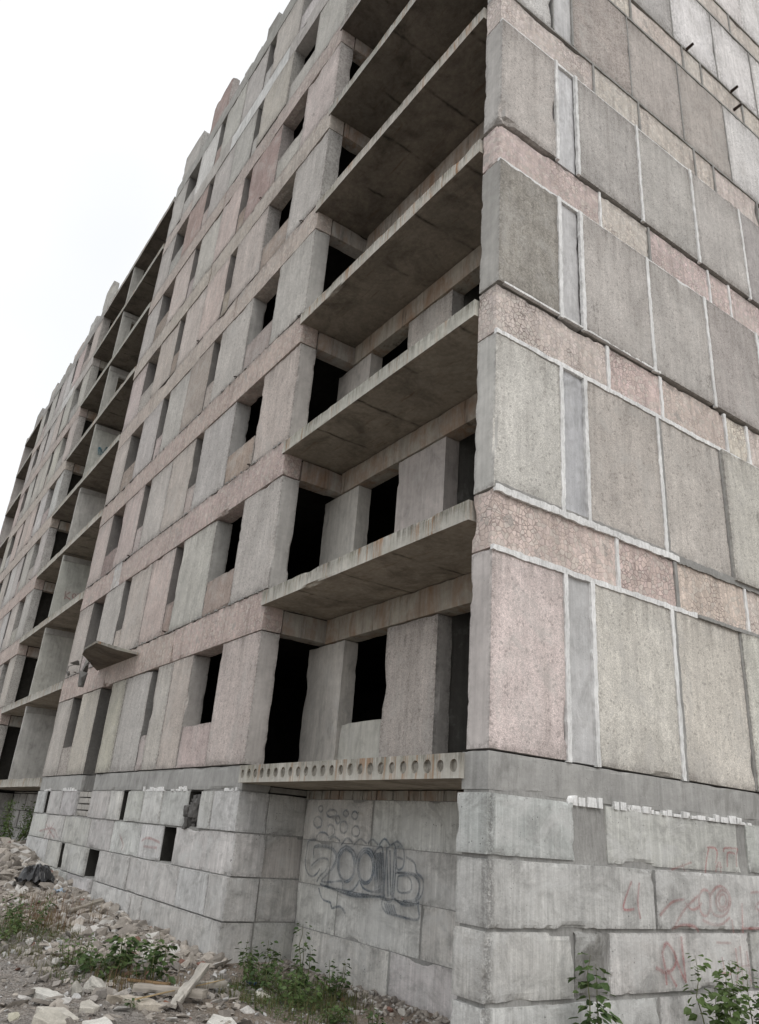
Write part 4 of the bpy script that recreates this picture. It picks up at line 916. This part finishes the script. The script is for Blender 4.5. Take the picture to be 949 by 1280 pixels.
tag(o, 'crumpled black plastic sheet thrown on the rubble heap at the wall foot', 'plastic sheet')
def rag(x, y, s, lab, mat, sd, name, cat):
    bm = bmesh.new(); bmesh.ops.create_grid(bm, x_segments=14, y_segments=12, size=1)
    for q in bm.verts:
        a, b = q.co.x, q.co.y; q.co = Vector((a * s * (1 + .3 * nz(a, b, sd, 2.)), b * s * .7 * (1 + .3 * nz(b, a, sd, 2.)), s * (.35 + .55 * nz(a, b, sd + 5, 2.) + .3 * nz(a, b, sd, 5.))))
    v = [tuple(q.co) for q in bm.verts]; f = [tuple(q.index for q in p.verts) for p in bm.faces]; bm.free()
    o = mesh_obj(name, v, f, mat, None); o.location = (x, y, gz(x, y) + .03); return tag(o, lab, cat)
rag(-4.15, -.12, .07, 'small crumpled blue scrap among weeds by the foundation corner', M_blue, 3, 'plastic_scrap', 'scrap')
rag(-12.6, -.5, .17, 'pale blue plastic scrap on rubble below the black sheet', M_paleblue, 9, 'plastic_scrap', 'scrap')

# ------------------------------------------------------------------ plants
def leaf(mb, p, d, up, L, W):
    d = d.normalized(); s = d.cross(up)
    if s.length < 1e-3: s = Vector((1, 0, 0))
    s.normalize(); n = s.cross(d)
    mb.add([p, p + d * L * .3 + s * W * .5 + n * L * .06, p + d * L * .7 + s * W * .36 + n * L * .02, p + d * L - n * L * .12, p + d * L * .7 - s * W * .36 + n * L * .02, p + d * L * .3 - s * W * .5 + n * L * .06, p + d * L * .5 - n * L * .05],
           [(0, 1, 6), (1, 2, 6), (2, 3, 6), (3, 4, 6), (4, 5, 6), (5, 0, 6)])
def weed(x, y, h, lab, n=5, spread=.2, L=.06, group=None, mat=None, dens=1., z=None, name='broadleaf_weed', lean=(0, 0), cat='weed'):
    z = gz(x, y) if z is None else z
    root = empty(name, (x, y, z), lab, cat, group); ms = MB(); ml = MB()
    for k in range(n):
        a = R.uniform(0, 6.28); tip = Vector((math.cos(a) * spread * R.uniform(.3, 1) + lean[0] * h, math.sin(a) * spread * R.uniform(.3, 1) + lean[1] * h, h * R.uniform(.55, 1.)))
        b0 = Vector((math.cos(a) * .02, math.sin(a) * .02, 0)); pts = []
        for q in range(7):
            t = q / 6; p = b0.lerp(tip, t); p += Vector((math.cos(a), math.sin(a), 0)) * spread * .25 * math.sin(t * 3.1) + Vector((nz(k, q, 0, 1.3), nz(k, q, 4, 1.3), 0)) * .04 * h
            pts.append(p + Vector((x, y, z)))
        ms.tube(pts, .006 + .004 * h, .002, 5)
        nl = int(h * (34 if y > .4 and x > 0 else 24) * dens) + 5
        for q in range(nl):
            t = R.uniform(.15, 1.) ** .8; i = min(5, int(t * 6)); p = pts[i].lerp(pts[i + 1], t * 6 - i if t < 1 else 1)
            b = R.uniform(0, 6.28); dd = Vector((math.cos(b), math.sin(b), R.uniform(-.35, .5))); pet = p + dd.normalized() * L * R.uniform(.3, 1.1)
            ll = L * R.uniform(.6, 1.25) * (1.15 - .4 * t)
            leaf(ml, pet, dd + Vector((0, 0, -.35)), Vector((R.gauss(0, .3), R.gauss(0, .3), 1)), ll, ll * R.uniform(.7, .95))
    s_ = ms.build('stem', M_stem, root); l_ = ml.build('foliage', mat or M_leaf, root)
    return root
W = [
 (.32, 1.02, 1.14, 'tall weed with large leaves in front of the rough infill of the gable foundation', 3, .05, .11, M_leaf),
 (.34, 2.75, 1.12, 'wide branching leafy weed in front of the red RN letters', 7, .32, .10, M_leaf2),
 (.30, 3.62, .98, 'leafy shoot at the right edge beside the gable foundation', 4, .12, .09, M_leaf),
 (.3, .55, .62, 'low sprig left of the tall weed by the gable', 3, .12, .06, M_leaf2),
 (-4.3, -1.35, .52, 'dark leafy weed standing just left of the front foundation corner', 7, .2, .10, M_leaf),
 (-4.9, -1.75, .40, 'bushy dark green weed in the middle of the left weed patch', 9, .34, .09, M_leaf),
 (-5.5, -2.0, .38, 'pale green bushy weed behind the upright concrete lump', 9, .28, .055, M_leaf2),
 (-5.2, -1.35, .58, 'tall stalked weed with round leaves left of the corner weed', 5, .2, .11, M_leaf),
 (-8.2, -2.05, .62, 'dense green bush at the left edge in front of the rubble heap', 14, .42, .06, M_leaf),
 (-7.6, -2.5, .38, 'low green bush at the left edge below the dense bush', 10, .35, .055, M_leaf2),
 (-3.7, .35, .72, 'tall leafy weed in the recess with its tip before the blank wall', 3, .10, .085, M_leaf),
 (-4.55, .15, .5, 'leafy weed growing at the foot of the recess side wall', 6, .24, .085, M_leaf),
 (-3.9, -.15, .42, 'bushy weed in the middle of the recess weed patch', 11, .3, .06, M_leaf),
 (-3.3, -.1, .36, 'dense weed in the right half of the recess weed patch', 11, .28, .06, M_leaf),
 (-2.7, -.2, .34, 'low weed at the front of the recess weed patch', 10, .3, .06, M_leaf2),
 (-2.9, .3, .42, 'weed with upright stems nearest the recess back wall', 7, .16, .065, M_leaf),
 (-2.0, -.25, .22, 'small low weed at the bottom edge below the recess', 7, .22, .06, M_leaf),
 (-1.75, .05, .2, 'small leafy sprout close to the brick fragments', 4, .12, .06, M_leaf),
 (-3.05, -2.0, .10, 'tiny green sprout by the end of the thin lath', 4, .08, .05, M_leaf),
 (-21.6, .2, 1.5, 'green shrub growing before the recess under the far loggias', 16, .8, .09, M_leaf2),
]
for (x, y, h, lab, n, sp, L, mt) in W: weed(x, y, h, lab, n, sp, L, 'leafy weeds around the foundation', mt, 1.2)
# grass, dry stalks and creeping green
def tufts(name, lab, cat, spots, mat, hgt, n, r):
    m = MB()
    for (cx_, cy_, rad) in spots:
        for _ in range(int(n * rad * rad * 10)):
            a = R.uniform(0, 6.28); q = rad * R.random() ** .5 ; x = cx_ + math.cos(a) * q * 1.5; y = cy_ + math.sin(a) * q
            if inside(x, y - .1): continue
            z = gz(x, y) - .01; h = hgt * R.uniform(.4, 1.1); b = R.uniform(0, 6.28); ln = R.uniform(0, .45) * h; w = r * R.uniform(.7, 1.3)
            sx, sy = math.cos(b + 1.57) * w, math.sin(b + 1.57) * w; dx, dy = math.cos(b) * ln, math.sin(b) * ln
            m.add([(x - sx, y - sy, z), (x + sx, y + sy, z), (x + dx * .4 + sx * .7, y + dy * .4 + sy * .7, z + h * .6), (x + dx * .4 - sx * .7, y + dy * .4 - sy * .7, z + h * .6), (x + dx, y + dy, z + h)], [(0, 1, 2, 3), (3, 2, 4)])
    return tag(m.build(name, mat), lab, cat, kind='stuff')
tufts('rough_grass', 'thin yellowish green grass between the stones', 'grass', [(-8.6, -1.9, .8), (-5.3, -1.9, .6), (-3.4, -.1, .75), (-2.5, -.3, .5), (-4.4, -1.5, .4), (-22, 0, .8), (-3., .4, .4), (-6.6, -2.5, .4)], M_grass, .14, 150, .004)
tufts('dry_stalks', 'reddish brown dried stalks in front of the rubble slope', 'dry weeds', [(-9.8, -1.1, .75), (-8.9, -1.7, .5), (-4.2, -1.75, .35), (-3.7, -1.2, .25), (-11.5, -1., .5)], M_dry, .32, 55, .0045)
m = MB()
for (cx_, cy_, rad, n) in ((-3.35, -.05, .75, 1500), (-2.6, -.3, .5, 600), (-5.2, -1.8, .55, 800), (-8.0, -2.1, .7, 800), (-4.3, .3, .4, 300)):
    for _ in range(n):
        a = R.uniform(0, 6.28); q = rad * R.random() ** .6; x = cx_ + math.cos(a) * q * 1.4; y = cy_ + math.sin(a) * q
        if inside(x, y): continue
        b = R.uniform(0, 6.28); L = R.uniform(.02, .045)
        leaf(m, Vector((x, y, gz(x, y) + R.uniform(0, .16) * (1 - q / rad) + .01)), Vector((math.cos(b), math.sin(b), R.uniform(-.2, .6))), Vector((0, 0, 1)), L, L * .8)
tag(m.build('ground_cover', M_leaf), 'creeping green leaves covering the stones in patches', 'ground cover', kind='stuff')

# ------------------------------------------------------------------ camera
cam = bpy.data.cameras.new('camera'); co = bpy.data.objects.new('camera', cam); link(co)
C, r2, u2, fw, fpx, ox, oy = ([5.76846, -5.22795, -0.84303], [0.57077, 0.81792, 0.07224], [0.27882, -0.27582, 0.91988], [-0.77232, 0.5049, 0.38548], 957.2, 476.55, 643.16)
r2, u2, fw = Vector(r2), Vector(u2), Vector(fw)
Mx = Matrix((( r2.x, u2.x, -fw.x, C[0]), (r2.y, u2.y, -fw.y, C[1]), (r2.z, u2.z, -fw.z, C[2]), (0, 0, 0, 1)))
co.matrix_world = Mx
cam.sensor_fit = 'VERTICAL'; cam.sensor_height = 36.; cam.lens = 36. * fpx / 1280.
cam.shift_x = -(ox - 474.5) / 1280.; cam.shift_y = (oy - 640.) / 1280.
cam.clip_start = .05; cam.clip_end = 3000
scene.camera = co

# ------------------------------------------------------------------ light
w = bpy.data.worlds.new("World"); scene.world = w; w.use_nodes = True
nt = w.node_tree; nt.nodes.clear()
out = nt.nodes.new('ShaderNodeOutputWorld'); bg = nt.nodes.new('ShaderNodeBackground')
EL, RO = math.radians(48), math.radians(104)
sky = nt.nodes.new('ShaderNodeTexSky'); sky.sky_type = 'NISHITA'; sky.sun_disc = False; sky.sun_elevation = EL; sky.sun_rotation = RO
mul = nt.nodes.new('ShaderNodeVectorMath'); mul.operation = 'SCALE'; mul.inputs['Scale'].default_value = .10
mix = nt.nodes.new('ShaderNodeMix'); mix.data_type = 'RGBA'; mix.inputs[0].default_value = .90
wn = nt.nodes.new('ShaderNodeTexNoise'); wn.inputs['Scale'].default_value = 1.6; wn.inputs['Detail'].default_value = 3
tc = nt.nodes.new('ShaderNodeTexCoord'); nt.links.new(tc.outputs['Generated'], wn.inputs['Vector'])
cr = nt.nodes.new('ShaderNodeValToRGB'); nt.links.new(wn.outputs['Fac'], cr.inputs[0])
cr.color_ramp.elements[0].position = .35; cr.color_ramp.elements[0].color = (.93, .945, .96, 1)
cr.color_ramp.elements[1].position = .6; cr.color_ramp.elements[1].color = (1.06, 1.06, 1.06, 1)
nt.links.new(cr.outputs[0], mix.inputs[7])
nt.links.new(sky.outputs[0], mul.inputs[0]); nt.links.new(mul.outputs[0], mix.inputs[6]); nt.links.new(mix.outputs[2], bg.inputs[0]); bg.inputs[1].default_value = 1.13
nt.links.new(bg.outputs[0], out.inputs[0])
sl = bpy.data.lights.new('sun', 'SUN'); sl.energy = 1.0; sl.angle = math.radians(30); sl.color = (1, .97, .93)
so = bpy.data.objects.new('sun', sl); link(so)
sd = Vector((math.sin(RO) * math.cos(EL), math.cos(RO) * math.cos(EL), math.sin(EL)))
so.rotation_mode = 'QUATERNION'; so.rotation_quaternion = sd.to_track_quat('Z', 'Y'); so.location = sd * 60
scene.view_settings.view_transform = 'Standard'; scene.view_settings.look = 'None'; scene.view_settings.exposure = 0
scene.cycles.use_adaptive_sampling = True; scene.cycles.adaptive_threshold = .02; scene.cycles.max_bounces = 4; scene.cycles.diffuse_bounces = 3
